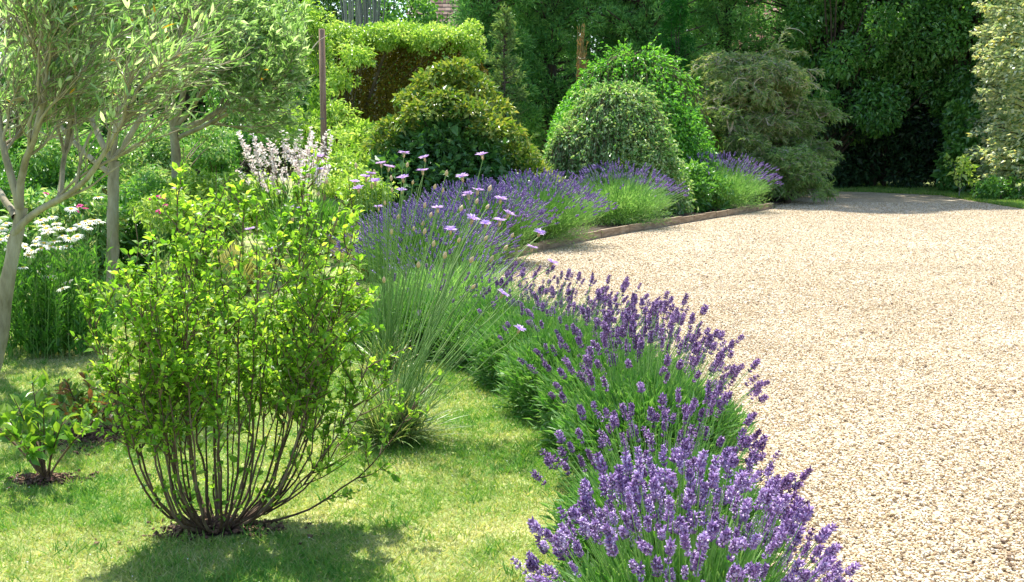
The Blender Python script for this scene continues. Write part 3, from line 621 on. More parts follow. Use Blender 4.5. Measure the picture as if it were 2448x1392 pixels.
# ------------------------------------------------------------------ daisies, magenta campion, gaura
def daisy_mesh(seed, pm='white', rad=.034, n=17, w=.011):
    rng = np.random.default_rng(seed); g = Geo(); Z = np.array([0, 0, 1.])
    A, B = frames(Z[None]); a = np.arange(n)/n*6.283; O = A*np.cos(a)[:, None]+B*np.sin(a)[:, None]
    leaves(g, O*rad*.2, O+Z*rng.normal(size=(n, 1))*.12, np.repeat(Z[None], n, 0), rad*.85*rng.uniform(.9, 1.05, n), np.full(n, w), rng.random(n), 'oval')
    d = Geo(); th = Geo(); tubes(d, np.array([[[0, 0, -.003], [0, 0, .002], [0, 0, .005], [0, 0, .0065]]]), np.array([[rad*.25, rad*.33, rad*.25, .0005]]), 9, np.array([.5]))
    return g.mesh('petals', M[pm]), d.mesh('flower_disc', M['yellow'] if pm == 'white' else M['magenta'], smooth=True)
rng = np.random.default_rng(61)
dc = np.array([X_at(105, 7.9), 7.9, 0])
t = thing('daisy_clump', 'tall clump of white ox eye daisies behind the olive trunk at the left edge', 'daisies', dc)
pix = [(125, 520), (105, 540), (140, 545), (110, 548), (205, 530), (225, 528), (238, 532), (190, 538), (150, 565), (165, 572), (185, 566), (60, 590), (85, 585), (105, 582), (120, 590), (75, 600), (130, 578), (50, 583), (15, 535), (5, 548), (0, 560), (-10, 530), (-30, 550), (75, 605), (55, 640), (95, 652), (118, 660), (165, 673), (150, 690), (0, 575), (235, 472), (170, 500), (20, 565), (210, 545), (45, 560), (98, 528), (135, 535), (115, 556), (215, 536), (170, 548), (100, 595), (140, 592), (25, 590), (68, 610), (160, 590), (88, 572), (125, 668), (108, 640)]
ends = np.array([at(px, py, 7.7+rng.uniform(-.3, .3)) for px, py in pix]); n = len(ends)
base = dc+np.stack([(ends[:, 0]-dc[0])*.5, (ends[:, 1]-dc[1])*.6, 0*ends[:, 0]], 1)+rng.normal(size=(n, 3))*np.array([.03, .03, 0])
m = 130; b2_ = dc+np.stack([rng.uniform(-.42, .42, m), rng.uniform(-.3, .3, m), np.zeros(m)], 1); e2_ = b2_+np.stack([rng.normal(size=m)*.07, rng.normal(size=m)*.07, rng.uniform(.45, .92, m)], 1)
PA = bez(np.concatenate([base, b2_]), np.concatenate([(base+ends)/2, (b2_+e2_)/2])+rng.normal(size=(n+m, 3))*.03, np.concatenate([ends, e2_]), 8)
g = Geo(); tubes(g, PA, taper(n+m, 8, .0028, .0018), 4, rng.random(n+m)); part('stems', g, M['stem_green'], t)
g = Geo(); leaf_along(g, PA, rng, 3600, .075, .016, .7, (0, 0, .35), 'oval', .05, .85); leaf_along(g, PA, rng, 900, .12, .02, .6, (0, 0, .2), 'blade', .02, .35); part('foliage', g, M['daisy_leaf'], t)
DM = [daisy_mesh(s) for s in range(3)]
for i in range(n):
    o = place('flower', DM[i % 3][1], t, ends[i], nrm(np.array([0, -.08, 1.])+rng.normal(size=3)*.2), rng.uniform(1.1, 1.6), rng.random()*6)
    q = bpy.data.objects.new('petals', DM[i % 3][0]); col.objects.link(q); q.parent = o
CM = [daisy_mesh(9, 'magenta', .026, 5, .022)]
def campion(pts, d, bx, label, seed):
    rng = np.random.default_rng(seed); c = np.array([bx, d, 0.]); t = thing('rose_campion', label, 'flowering plant', c, 'magenta flowered plants behind the daisies')
    ends = np.array([at(px, py, d+rng.uniform(-.15, .15)) for px, py in pts]); n = len(ends); b = c+rng.normal(size=(n, 3))*np.array([.04, .04, 0])
    P = bez(b, (b+ends)/2+np.array([0, 0, .1]), ends, 8); br_ = sprout(P, rng, 14, .4, .9, .15, .3, .5, (0, 0, .5)); g = Geo(); tubes(g, P, taper(n, 8, .003, .0018), 4, rng.random(n)); tubes(g, br_, taper(14, 6, .002, .001), 3, rng.random(14)); part('stems', g, M['stem_green'], t)
    g = Geo(); leaf_along(g, P, rng, 180, .09, .022, .8, (0, 0, .1), 'oval', 0, .5); leaf_along(g, br_, rng, 60, .06, .015, .8, (0, 0, .1), 'oval', 0, .9); part('foliage', g, M['strap'], t)
    for e in ends:
        o = place('flower', CM[0][1], t, e, nrm(np.array([0, -.3, 1.])+rng.normal(size=3)*.25), rng.uniform(1.1, 1.45), rng.random()*6); q = bpy.data.objects.new('petals', CM[0][0]); col.objects.link(q); q.parent = o
campion([(375, 470), (390, 474), (362, 472), (380, 505), (395, 490)], 8.6, X_at(385, 8.6), 'magenta campion showing just above the large front shrub', 71)
campion([(190, 492), (205, 498), (110, 462), (182, 502)], 9.2, X_at(190, 9.2), 'magenta campion behind the white daisies', 72)
# gaura
rng = np.random.default_rng(81); gc = np.array([X_at(690, 14.5), 14.5, 0.])
t = thing('gaura', 'airy clump of pale pink white flower wands before the dark hedge', 'flowering plant', gc)
n = 62; ex = np.array([at(560+240*rng.random()**.8, rng.uniform(305, 425), 14.5+rng.uniform(-.5, .5)) for _ in range(n)]); b = gc+np.stack([rng.normal(size=n)*.16, rng.normal(size=n)*.12, np.zeros(n)], 1)
mid = b*.4+ex*.6; mid[:, 2] = ex[:, 2]*.6; P = bez(b, mid, ex, 9); g = Geo(); tubes(g, P, taper(n, 9, .005, .0025), 3, rng.random(n)); part('stems', g, M['stem_brown'], t)
g = Geo(); leaf_along(g, P, rng, 2300, .050, .036, 1.1, (0, -.1, .1), 'diamond', .74, 1.); part('blossom', g, M['gaura'], t)
g = Geo(); leaf_along(g, P, rng, 1500, .12, .02, .5, (0, 0, .5), 'blade', .0, .5)
m = 2600; a = rng.random(m)*6.28; r = rng.random(m)**.5; Pp = np.array([X_at(745, 13.6), 13.6, 0])+np.stack([.55*r*np.cos(a), .45*r*np.sin(a), .72*np.sqrt(1-r*r*.8)*rng.random(m)**.4], 1)
leaves(g, Pp, nrm(np.stack([np.cos(a)*r, np.sin(a)*r, 1.2+0*a], 1)+rng.normal(size=(m, 3))*.25), runit(rng, m), .17, .013, rng.random(m), 'blade'); part('foliage', g, M['daisy_leaf'], t)
# pale feathery grass
def tuft(c, h, w, n, mat, label, seed, name='grass_tuft', cat='ornamental grass', W=.012, group=None):
    rng = np.random.default_rng(seed); c = np.array([c[0], c[1], 0.]); t = thing(name, label, cat, c, group); a = rng.random(n)*6.28; r = rng.random(n)**.6
    b = c+np.stack([.2*w*r*np.cos(a), .2*w*r*np.sin(a), 0*a], 1); tip = c+np.stack([w*r*np.cos(a), w*r*np.sin(a), h*np.sqrt(1-.6*r*r)*rng.uniform(.6, 1.1, n)], 1); mid = b*.55+tip*.45; mid[:, 2] = tip[:, 2]*.75
    Q = bez(b, mid, tip, 6); tn = nrm(np.gradient(Q, axis=1)); s = nrm(np.cross(tn, runit(rng, n)[:, None])); wd = np.array([.7, 1, .9, .7, .45, .05])[None, :, None]*W*.5
    g = Geo(); g.inst(np.stack([Q-s*wd, Q+s*wd], 2).reshape(n, 12, 3), [[2*j, 2*j+1, 2*j+3, 2*j+2] for j in range(5)], None, rng.random(n)); part('blades', g, M[mat], t); return t
tuft((X_at(900, 12), 12), .62, .55, 1500, 'straw', 'pale straw coloured grass tuft left of the purple lavender', 83)
tuft((X_at(560, 11), 11), .50, .6, 900, 'straw', 'straw coloured grass tuft hidden behind the large front shrub', 84)
tuft((X_at(460, 9.6), 9.6), .55, .5, 900, 'strap', 'grey green grass tuft seen through the large front shrub', 85)

# ------------------------------------------------------------------ olives
def olive(label, mains, radii, seed, n1, n2, n3, nl, L=.06, W=.014, bias=(.25, -.05, .5), len1=(.7, 1.5), len2=(.35, .8), len3=(.15, .4), kind='diamond', ny=25, zc=1.6):
    """mains: list of control polylines (world); first is the trunk"""
    rng = np.random.default_rng(seed); t = thing('olive_tree', label, 'tree', mains[0][0], 'olive trees on the left')
    PM = np.stack([poly(p, 16) for p in mains]); PM += np.cumsum(rng.normal(size=PM.shape)*.004, axis=1)
    g = Geo(); tubes(g, PM[:1], np.linspace(radii[0][0], radii[0][1], 16)[None]*(1+.06*np.sin(np.arange(16)*1.7))[None], 12); part('trunk', g, M['bark_olive'], t, smooth=True)
    g = Geo(); tubes(g, PM[1:], np.stack([np.linspace(r[0], r[1], 16) for r in radii[1:]]), 8)
    B1 = sprout(PM[1:], rng, n1, .25, 1, *len1, .45, bias, 8, .10, .14); B2 = sprout(np.concatenate([B1]), rng, n2, .15, .98, *len2, .5, bias, 6, .10, .12)
    B3 = sprout(B2, rng, n3, .1, 1, *len3, .5, bias, 5, .12, .1)
    rx_ = lambda Q: Q[:, -1, 0]/Q[:, -1, 1] < (745-W0/2)/FPX
    B2 = B2[(B2[:, -1, 2] > zc-.15) & rx_(B2)]; B3 = B3[rx_(B3)]; B3 = B3[(B3[:, -1, 2] > zc+rng.normal(size=len(B3))*.07) & (B3[:, 0, 2] > zc-.12)]
    tubes(g, B1, taper(n1, 8, .011, .004), 6); tubes(g, B2, taper(len(B2), 6, .005, .0025), 4); tubes(g, B3, taper(len(B3), 5, .003, .0015), 3)
    part('branches', g, M['bark_olive'], t, smooth=True)
    g = Geo(); leaf_along(g, B3, rng, int(nl*.75), L, W, .55, np.array(bias)*.5, kind, .05, 1); leaf_along(g, B2, rng, int(nl*.25), L, W, .55, np.array(bias)*.5, kind, .3, 1); part('foliage', g, M['olive'], t)
    if ny:
        g = Geo(); leaf_along(g, B3, rng, ny, L, W, .6, (0, 0, -.2), kind, .2, 1); o = part('yellow_leaves', g, M['olive_y'], t); o['label'] = 'a few leaves turned orange yellow'
    return t
d0 = 7.0
tr = [at(-25, 1010, d0), at(-5, 850, d0), at(12, 690, d0), at(30, 560, d0), at(45, 500, d0)]; tr[0][2] = 0
mains = [tr,
 [tr[-1], at(30, 420, d0), at(5, 330, d0+.1), at(-10, 220, d0+.2), at(-30, 40, d0+.3)],
 [tr[-1], at(50, 420, d0), at(75, 350, d0-.1), at(105, 250, d0-.2), at(120, 60, d0-.3)],
 [tr[-2], at(70, 515, d0), at(140, 485, d0-.1), at(215, 430, d0-.2), at(255, 365, d0-.3), at(330, 250, d0-.4)],
 [at(140, 485, d0-.1), at(150, 430, d0), at(155, 370, d0+.1), at(190, 270, d0+.2), at(230, 90, d0+.3)],
 [at(35, 520, d0), at(-30, 430, d0+.3), at(-120, 330, d0+.5), at(-200, 150, d0+.5)]]
olive('nearest olive tree with a smooth pale trunk at the left edge of the photo', mains, [(.054, .038), (.026, .010), (.026, .009), (.026, .008), (.018, .007), (.024, .008)], 91, 60, 420, 2100, 7000, .088, .019, (.30, -.02, .32), (.4, 1.0), (.25, .6), (.12, .32), 'lance', 45, 1.72)
d1 = 13.
tr = [at(428, 640, d1), at(428, 520, d1), at(424, 400, d1), at(415, 310, d1)]; tr[0][2] = 0
olive('middle olive tree with a straight grey trunk and wide silvery crown', [tr, [tr[-1], at(450, 270, d1), at(500, 190, d1-.3), at(560, 60, d1-.3)], [tr[-1], at(470, 300, d1), at(560, 240, d1+.3), at(660, 120, d1+.3)], [tr[-1], at(395, 240, d1), at(370, 130, d1), at(350, 0, d1)], [tr[-1], at(440, 220, d1), at(450, 100, d1+.4), at(440, -100, d1+.4)], [at(424, 330, d1), at(520, 290, d1-.3), at(620, 230, d1-.6), at(700, 170, d1-.6)]],
      [(.066, .052), (.032, .014), (.04, .016), (.036, .016), (.036, .016), (.03, .012)], 92, 80, 460, 2400, 18000, .10, .024, (.22, 0, .25), (.5, 1.25), (.3, .75), (.15, .4), 'diamond', 20)
d2 = 11.
tr = [at(268, 700, d2), at(268, 560, d2), at(266, 440, d2), at(268, 385, d2)]; tr[0][2] = 0
olive('olive tree with a forked trunk between the nearest olive and the middle olive', [tr, [tr[-1], at(300, 340, d2), at(340, 270, d2), at(400, 190, d2), at(440, 20, d2)], [tr[-1], at(240, 330, d2), at(190, 220, d2+.3), at(150, 60, d2+.3)], [tr[-1], at(275, 300, d2), at(285, 180, d2), at(290, 0, d2)], [at(268, 420, d2), at(210, 370, d2), at(120, 270, d2+.2), at(40, 150, d2)]],
      [(.064, .052), (.034, .012), (.034, .014), (.034, .014), (.03, .012)], 93, 56, 300, 1400, 10500, .09, .021, (.18, 0, .3), (.45, 1.1), (.3, .7), (.15, .36), 'diamond', 25)

# ------------------------------------------------------------------ crowns for trees and shrubs
def crown_leaves(g, rng, c, rad, nlobe, lobe_r, n, L, W, kind='diamond', zmin=0., down=.3, up=.4, shell=(.5, .95), hemi=False, rexp=1., bigfrac=.25):
    c = np.asarray(c, float); rad = np.asarray(rad, float); dl = runit(rng, nlobe)
    if hemi: dl[:, 2] = np.abs(dl[:, 2])*.95+.02
    lc = c+dl*rad*rng.uniform(*shell, (nlobe, 1)); lr = lobe_r*rng.uniform(.7, 1.3, nlobe)
    i = rng.integers(0, nlobe, n); u = runit(rng, n); u = nrm(u+nrm(lc[i]-c)*.35)
    rr_ = rng.uniform(.55, 1.08, n)**.6
    P = lc[i]+u*(lr[i]*rr_)[:, None]; lrnd = rng.normal(size=nlobe)*.16
    ok = P[:, 2] > zmin+(zmin > 1)*(.55*np.sin(P[:, 0]*2.3+1)+.3*np.sin(P[:, 0]*5.1)+rng.normal(size=n)*.3); P, u, i = P[ok], u[ok], i[ok]; n = len(P)
    D = nrm(u*.6+runit(rng, n)*.7+np.array([0, 0, -down])); N = nrm(u*.5+np.array([0, 0, up])+rng.normal(size=(n, 3))*.5)
    s = rng.uniform(.6, 1.2, n); s *= np.where(rng.random(n) < bigfrac*.3, 1.6, 1)
    leaves(g, P, D, N, L*s, W*s, np.clip(rng.random(n)**rexp+lrnd[i], 0, 1), kind); return lc, lr
def dome_fill(g, rng, c, Rx, Ry, H, n, L, W, ir=.09):
    u = runit(rng, n); u[:, 2] = np.abs(u[:, 2]); a = np.arctan2(u[:, 1], u[:, 0])
    lump = 1+ir*np.sin(3*a+4*u[:, 2]+c[0])+ir*np.sin(7*a+c[1]+5*u[:, 2])*.7; rr_ = rng.uniform(.45, 1., n)**.5*lump
    sx = np.sign(u)*np.abs(u)**.85; P = np.asarray(c)+sx*rr_[:, None]*np.array([Rx, Ry, H]); P[:, 2] = np.maximum(P[:, 2], c[2]+.03)
    leaves(g, P, nrm(u*.6+runit(rng, n)*.6+[0, 0, -.35]), nrm(u*.6+[0, 0, .4]+rng.normal(size=(n, 3))*.5), L*rng.uniform(.6, 1.2, n), W*rng.uniform(.7, 1.2, n), np.clip(rng.random(n)+.15*np.sin(5*a+3*u[:, 2]), 0, 1))
def limbs_to(g, rng, base, lc, r0, trunk_top=None, s=7):
    """trunk plus one limb to each of the lobes"""
    base = np.asarray(base, float); n = len(lc)
    a = np.repeat(base[None], n, 0)+(lc-base)*np.array([.06, .06, 0])+np.array([0, 0, 1.])*((lc[:, 2]-base[2])*.35)[:, None]
    mid = a*.5+lc*.5; mid[:, 2] = a[:, 2]*.35+lc[:, 2]*.65; P = bez(a, mid, lc, 8)+rng.normal(size=(n, 8, 3))*.02*np.linspace(0, 1, 8)[None, :, None]
    tubes(g, P, taper(n, 8, r0*.34, r0*.06), 5, rng.random(n))
def broad_tree(name, label, cat, base, crown_c, rad, mat, seed, n, L, W, nlobe=26, lobe_r=.8, trunk_r=.16, bark='bark', group=None, zmin=.1, kind='diamond', down=.3, up=.4, shell=(.45, .95), hemi=False, rexp=1.):
    rng = np.random.default_rng(seed); t = thing(name, label, cat, base, group); g = Geo()
    lc, lr = crown_leaves(g, rng, crown_c, rad, nlobe, lobe_r, n, L, W, kind, zmin, down, up, shell, hemi, rexp)
    base = np.asarray(base, float); tb = Geo(); top = np.array([crown_c[0], crown_c[1], crown_c[2]+rad[2]*.5])
    P = poly([base-np.array([0, 0, .05]), base*.6+top*.4+np.array([.1, .05, 0])*trunk_r*3, top], 12)[None]
    tubes(tb, P, taper(1, 12, trunk_r, trunk_r*.25), 9); part('trunk', tb, M[bark], t, smooth=True)
    lb = Geo(); limbs_to(lb, rng, base, lc, trunk_r); part('limbs', lb, M[bark], t, smooth=True)
    part('crown' if cat == 'tree' else 'foliage', g, M[mat], t); return t
def weeping(name, label, cat, c, Rr, H, mat, seed, ns, nl, L, W, twigr=.006, bark='twig', reach=.12, kind='diamond', irregular=.1, ry=None, power=2., bare=0, group=None, ang=.6, twmat=None, fill=0, fs=.95):
    rng = np.random.default_rng(seed); c = np.array([c[0], c[1], c[2] if len(c) > 2 else 0.]); t = thing(name, label, cat, c, group); a = rng.random(ns)*6.283; ry = ry or Rr
    # strands start inside the crown, arch over and hang
    f = rng.random(ns)**.75; lobe = 1+irregular*np.sin(3*a+seed)+irregular*.7*np.sin(5*a+2*seed); top = H*(1-.0*f)*rng.uniform(.85, 1.02, ns)
    endr = (.25+.75*f)*lobe*rng.uniform(.9, 1.1, ns); endz = H*(1-endr**power*.97)*rng.uniform(.75, 1., ns); endz = np.clip(endz-rng.uniform(.0, .35, ns)*H*.6, reach, None)
    k = 10; tt = np.linspace(0, 1, k)[None]
    rr_ = endr[:, None]*(tt**.75); zz = np.minimum(H*(1-(rr_/1.12)**power)*(.9+.13*rng.random((ns, 1))), 99)
    zz = zz*(1-tt**4)+endz[:, None]*tt**4; zz[:, 0] = H*rng.uniform(.55, .9, ns)
    wob = np.cumsum(rng.normal(size=(ns, k))*.03, 1)
    P = np.stack([c[0]+Rr*rr_*np.cos(a[:, None]+wob), c[1]+ry*rr_*np.sin(a[:, None]+wob), c[2]+np.maximum(zz, .04)], 2)+rng.normal(size=(ns, k, 3))*.025*Rr
    tw = sprout(P, rng, ns*3, .15, .95, .15*Rr, .32*Rr, .5, (0, 0, -.25), 5, .15, .12)
    g = Geo(); tubes(g, np.array([[c-[0, 0, .05], c+[0.03, 0, H*.3], c+[0, .03, H*.6], c+[0.02, 0, H*.85]]]), np.array([[.06, .05, .04, .02]])*Rr, 8); part('trunk', g, M[bark], t, smooth=True)
    g = Geo(); tubes(g, P, taper(ns, k, twigr, twigr*.4), 4, rng.random(ns)); tubes(g, tw, taper(len(tw), 5, twigr*.6, twigr*.3), 3, rng.random(len(tw))); part('branches', g, M[twmat or bark], t)
    g = Geo(); leaf_along(g, P, rng, int(nl*.4), L, W, ang, (0, 0, -.1), kind, .15, 1); leaf_along(g, tw, rng, int(nl*.6), L, W, ang, (0, 0, -.1), kind, 0, 1)
    if fill: dome_fill(g, rng, c, Rr*fs, ry*fs, H*fs, fill, L, W)
    part('foliage', g, M[mat], t); return t

# ------------------------------------------------------------------ shrubs of the middle distance
# round olive-gold shrub: gold leaved upper sprays over deep green skirts
rng = np.random.default_rng(101); c = np.array([X_at(1075, 19.5), 19.5, 0.])
t = thing('round_shrub', 'rounded shrub with olive gold leaf tips over a deep green skirt, behind the lilac flowers', 'shrub', c)
g = Geo(); lc, lr = crown_leaves(g, rng, c+[0.02, 0, .1], (1.45, 1.3, 1.7), 46, .42, 9500, .15, .085, 'diamond', .05, .35, .3, (.75, .98), True); part('foliage', g, M['magn_dark'], t)
g = Geo(); sh = np.array([(0, 0, 2.55), (-.25, -.1, 2.45), (.15, -.1, 2.6), (.45, 0, 2.3), (-.55, -.2, 2.1), (.75, -.1, 1.95), (-.85, -.3, 1.65), (0, -.6, 2.1), (.4, -.7, 1.9), (.95, -.5, 1.55), (1.2, -.4, 1.15), (-.4, -.7, 1.85), (1.45, -.4, .85), (-1.05, -.3, 1.35), (.75, -.8, 1.6), (1.7, -.3, .62), (.1, .2, 2.45)])
i = rng.integers(0, len(sh), 5200); u = runit(rng, 5200); u[:, 2] = np.abs(u[:, 2])-.15; Pp = c+sh[i]+u*np.array([.36, .36, .26])*rng.uniform(.6, 1.1, (5200, 1))
leaves(g, Pp, nrm(u+rng.normal(size=(5200, 3))*.5+[0, 0, -.2]), nrm(u*.5+[0, 0, .6]+rng.normal(size=(5200, 3))*.4), .13*rng.uniform(.6, 1.2, 5200), .062, np.clip(rng.random(5200)*.9+.1, 0, 1), 'diamond')
o = part('upper_foliage', g, M['magn'], t); o['label'] = 'olive gold upper leaf sprays'
g = Geo(); limbs_to(g, rng, c, np.concatenate([lc, c+sh]), .10); part('stems', g, M['bark'], t)

weeping('dome_shrub', 'glossy bright green dome shaped shrub, the taller one behind the weeping grey green dome', 'shrub', (X_at(1505, 24.3), 24.3), 2.05, 3.15, 'dome_green', 102, 460, 26000, .105, .05, .008, power=3.2, irregular=.09, fill=26000, fs=.92)
weeping('dome_shrub', 'low weeping dome of small grey green leaves in front of the glossy green dome', 'shrub', (X_at(1470, 21.2), 21.2), 1.45, 2.36, 'coto', 103, 560, 34000, .09, .038, .004, power=2.7, irregular=.16, fill=20000, fs=.88)
weeping('dome_shrub', 'low left shoulder of small grey green leaves beside the weeping dome', 'shrub', (X_at(1375, 20.8), 20.8), .90, 1.65, 'coto', 108, 220, 9000, .085, .04, .007, power=2.6, irregular=.18, fill=6000, fs=.84)
def arching(label, c, Rr, H, seed, nl, mat, n1=40, n2=420, n3=2400, L=.12, W=.018):
    rng = np.random.default_rng(seed); c = np.array([c[0], c[1], 0.]); t = thing('weeping_shrub', label, 'shrub', c)
    tp = poly([c-[0, 0, .05], c+[.08, 0, H*.3], c+[-.05, 0, H*.62], c+[.05, 0, H*.85]], 8)[None]
    g = Geo(); tubes(g, tp, taper(1, 8, .09, .03), 8); part('trunk', g, M['bark'], t, smooth=True)
    def arc(P0, m, lo, hi, l0, l1, up, k):
        s, tan, idx, tt = sample(P0, rng, m, lo, hi); a = rng.random(m)*6.283; out = nrm(s-c-[0, 0, H*.3]); out[:, 2] = 0
        d = nrm(np.stack([np.cos(a), np.sin(a), 0*a], 1)*.8+out*.9+np.array([0, 0, up])*rng.uniform(.3, 1.5, (m, 1))); Ls = rng.uniform(l0, l1, m); q = [s]
        for _ in range(k-1):
            d = nrm(d+[0, 0, -.26*5/k*1.0]+rng.normal(size=(m, 3))*.16); q.append(q[-1]+d*(Ls/(k-1))[:, None])
        q = np.stack(q, 1); q[:, :, 2] = np.maximum(q[:, :, 2], .05); return q
    B1 = arc(tp, n1, .05, 1, Rr*.7, Rr*1.15, .9, 9); B2 = arc(B1, n2, .2, 1, Rr*.3, Rr*.62, .5, 7); B3 = arc(B2, n3, .1, 1, Rr*.12, Rr*.32, .35, 5)
    g = Geo(); tubes(g, B1, taper(n1, 9, .030, .012), 5); tubes(g, B2, taper(n2, 7, .015, .006), 4); tubes(g, B3, taper(n3, 5, .007, .003), 3); part('branches', g, M['twig_grey'], t)
    g = Geo(); leaf_along(g, B3, rng, int(nl*.75), L, W, .6, (0, 0, .05), 'diamond', 0, 1); leaf_along(g, B2, rng, int(nl*.25), L, W, .6, (0, 0, .05), 'diamond', .2, 1)
    part('foliage', g, M[mat], t)
    if mat != 'brown_weep': return t
    q = arc(B2, 110, .3, 1, Rr*.2, Rr*.45, .8, 7); g = Geo(); tubes(g, q, taper(110, 7, .011, .005), 4); q2 = sprout(q, rng, 330, .2, 1, .1, .28, .6, (0, 0, .1), 4); tubes(g, q2, taper(330, 4, .006, .003), 3); o = part('dead_twigs', g, M['dead_twig'], t); o['label'] = 'pale bare dead twigs'
    return t
arching('tall brownish weeping shrub with tangled dry twigs, right of the green domes', (X_at(1785, 26.3), 26.3), 1.25, 3.95, 104, 56000, 'brown_weep', 52, 520, 2800)
arching('grey green weeping shrub hanging to the gravel behind the farthest lavender', (X_at(1872, 26.9), 26.9), 1.05, 2.9, 107, 26000, 'brown_weep2', 30, 260, 1500)
arching('olive green feathery shrub at the right foot of the brownish weeping shrub', (X_at(1880, 24.8), 24.8), .78, 1.35, 105, 16000, 'brown_weep2', 30, 220, 1100, .12, .018)
arching('small grey green feathery shrub between the glossy dome and the farthest lavender', (X_at(1735, 24.6), 24.6), .75, 1.9, 106, 15000, 'slim', 28, 220, 1000, .11, .02)
# extra fillers between dome and lavender
small = [(1660, 21.6, .55, .75, 'mid', 'low green bush between the glossy dome and the farthest lavender'), (1250, 18.2, .6, .6, 'mid', 'low bright bush below the right edge of the gold tipped shrub')]
for i, (px, d, w, h, m_, lab) in enumerate(small):
    broad_tree('low_bush', lab, 'shrub', (X_at(px, d), d, 0.07), (X_at(px, d), d, h*.5), (w, w*.8, h*.6), m_, 110+i, 3000, .10, .05, 14, .25, .03)
# slim conifer
def conifer(name, label, base, H, Rr, mat, seed, nb, nl, L, W, group=None, droop=-.15, trunk=.05, zlo=.1):
    rng = np.random.default_rng(seed); b = np.array([base[0], base[1], 0.]); t = thing(name, label, 'tree', b, group)
    g = Geo(); tubes(g, np.array([[b, b+[.02, 0, H*.4], b+[-.02, .02, H*.75], b+[0, 0, H]]]), np.array([[trunk, trunk*.7, trunk*.4, .008]]), 8); part('trunk', g, M['bark'], t, smooth=True)
    z = H*(zlo+(.99-zlo)*rng.random(nb)**.9); a = rng.random(nb)*6.283; Ls = Rr*np.clip(1-z/H, .03, 1)**.7*rng.uniform(.6, 1.15, nb)
    s = b+np.stack([0*a, 0*a, z], 1); e = s+np.stack([np.cos(a)*Ls, np.sin(a)*Ls, Ls*rng.uniform(.1, .6, nb)], 1); mid = (s+e)/2+np.stack([0*a, 0*a, droop*Ls], 1)
    P = bez(s, mid, e, 6); tw = sprout(P, rng, nb*3, .3, 1, Rr*.15, Rr*.4, .5, (0, 0, .2), 4)
    g = Geo(); tubes(g, P, taper(nb, 6, trunk*.25, .003), 4); tubes(g, tw, taper(len(tw), 4, .004, .002), 3); part('branches', g, M['bark'], t)
    g = Geo(); leaf_along(g, P, rng, nl//3, L, W, .5, (0, 0, .2), 'diamond', .2, 1); leaf_along(g, tw, rng, nl*2//3, L, W, .5, (0, 0, .2), 'diamond', 0, 1); part('crown', g, M[mat], t); return t
conifer('slim_conifer', 'slim grey green young conifer standing between the gold tipped shrub and the domes', (X_at(1207, 22.5), 22.5), 4.0, .72, 'slim', 120, 190, 9000, .10, .022)
# rust brown dried plume
rng = np.random.default_rng(121); d = 26.5; c = np.array([X_at(1382, d), d, 0.]); t = thing('dried_plume', 'rust brown dead upright conifer tied with cord, poking up behind the glossy dome', 'dead plant', c)
n = 46; a = rng.random(n)*6.28; r = rng.random(n)**.5; b = c+np.stack([.05*r*np.cos(a), .05*r*np.sin(a), .0*a], 1); e = b+np.stack([rng.normal(size=n)*.055+.07, rng.normal(size=n)*.05, rng.uniform(2.7, 4.1, n)], 1)
P = bez(b, (b+e)/2-[.04, 0, 0], e, 9); g = Geo(); tubes(g, P, taper(n, 9, .009, .004), 4, rng.random(n)); part('stems', g, M['rust'], t)
g = Geo(); leaf_along(g, P, rng, 1500, .11, .011, .40, (0, 0, .5), 'diamond', .35, 1.); part('foliage', g, M['rust'], t)
th = np.linspace(0, 2*np.pi, 25); g = Geo(); z0 = at(1382, 138, d)[2]; tubes(g, np.stack([c[0]+.05+.075*np.cos(th), c[1]+.075*np.sin(th), z0+.03*np.sin(th)], 1)[None], np.full((1, 25), .012), 5); part('cord', g, M['calyx'], t)

# post, olive panel, climber canopy
d = 18.6; t = thing('wooden_post', 'upright brown wooden post beside the yellow green climber', 'post', (X_at(777, d), d, 0))
g = Geo(); pz = at(777, 70, d)[2]; tubes(g, np.array([[[X_at(777, d), d, -.1], [X_at(777, d)+.01, d, pz*.5], [X_at(777, d)+.02, d, pz], [X_at(777, d)+.02, d, pz+.01]]]), np.array([[.056, .052, .050, .001]]), 10); part('shaft', g, M['post'], t, smooth=True)
g = Geo(); tubes(g, np.array([[[X_at(777, d)-.004, d, pz*.55], [X_at(777, d)-.004, d, pz*.55+.02]]]), np.full((1, 2), .058), 10); part('band', g, M['bark_grey'], t)
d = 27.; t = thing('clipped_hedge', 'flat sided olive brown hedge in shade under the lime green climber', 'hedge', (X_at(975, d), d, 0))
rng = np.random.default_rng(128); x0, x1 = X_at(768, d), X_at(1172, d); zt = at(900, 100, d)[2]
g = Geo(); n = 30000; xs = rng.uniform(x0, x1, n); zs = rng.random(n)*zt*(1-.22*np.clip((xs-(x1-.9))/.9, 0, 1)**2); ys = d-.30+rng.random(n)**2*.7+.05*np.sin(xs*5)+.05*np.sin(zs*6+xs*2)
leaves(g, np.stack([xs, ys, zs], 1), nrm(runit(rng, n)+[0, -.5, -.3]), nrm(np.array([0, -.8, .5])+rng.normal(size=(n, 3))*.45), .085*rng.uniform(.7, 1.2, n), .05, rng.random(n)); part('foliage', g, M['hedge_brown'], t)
g = Geo(); sx = np.linspace(x0+.2, x1-.2, 9)
for q in sx: tubes(g, poly([(q, d+.2, -.05), (q+.05, d+.2, 1.4), (q, d+.2, 2.9)], 6)[None], taper(1, 6, .05, .02), 6)
part('stems', g, M['bark'], t)
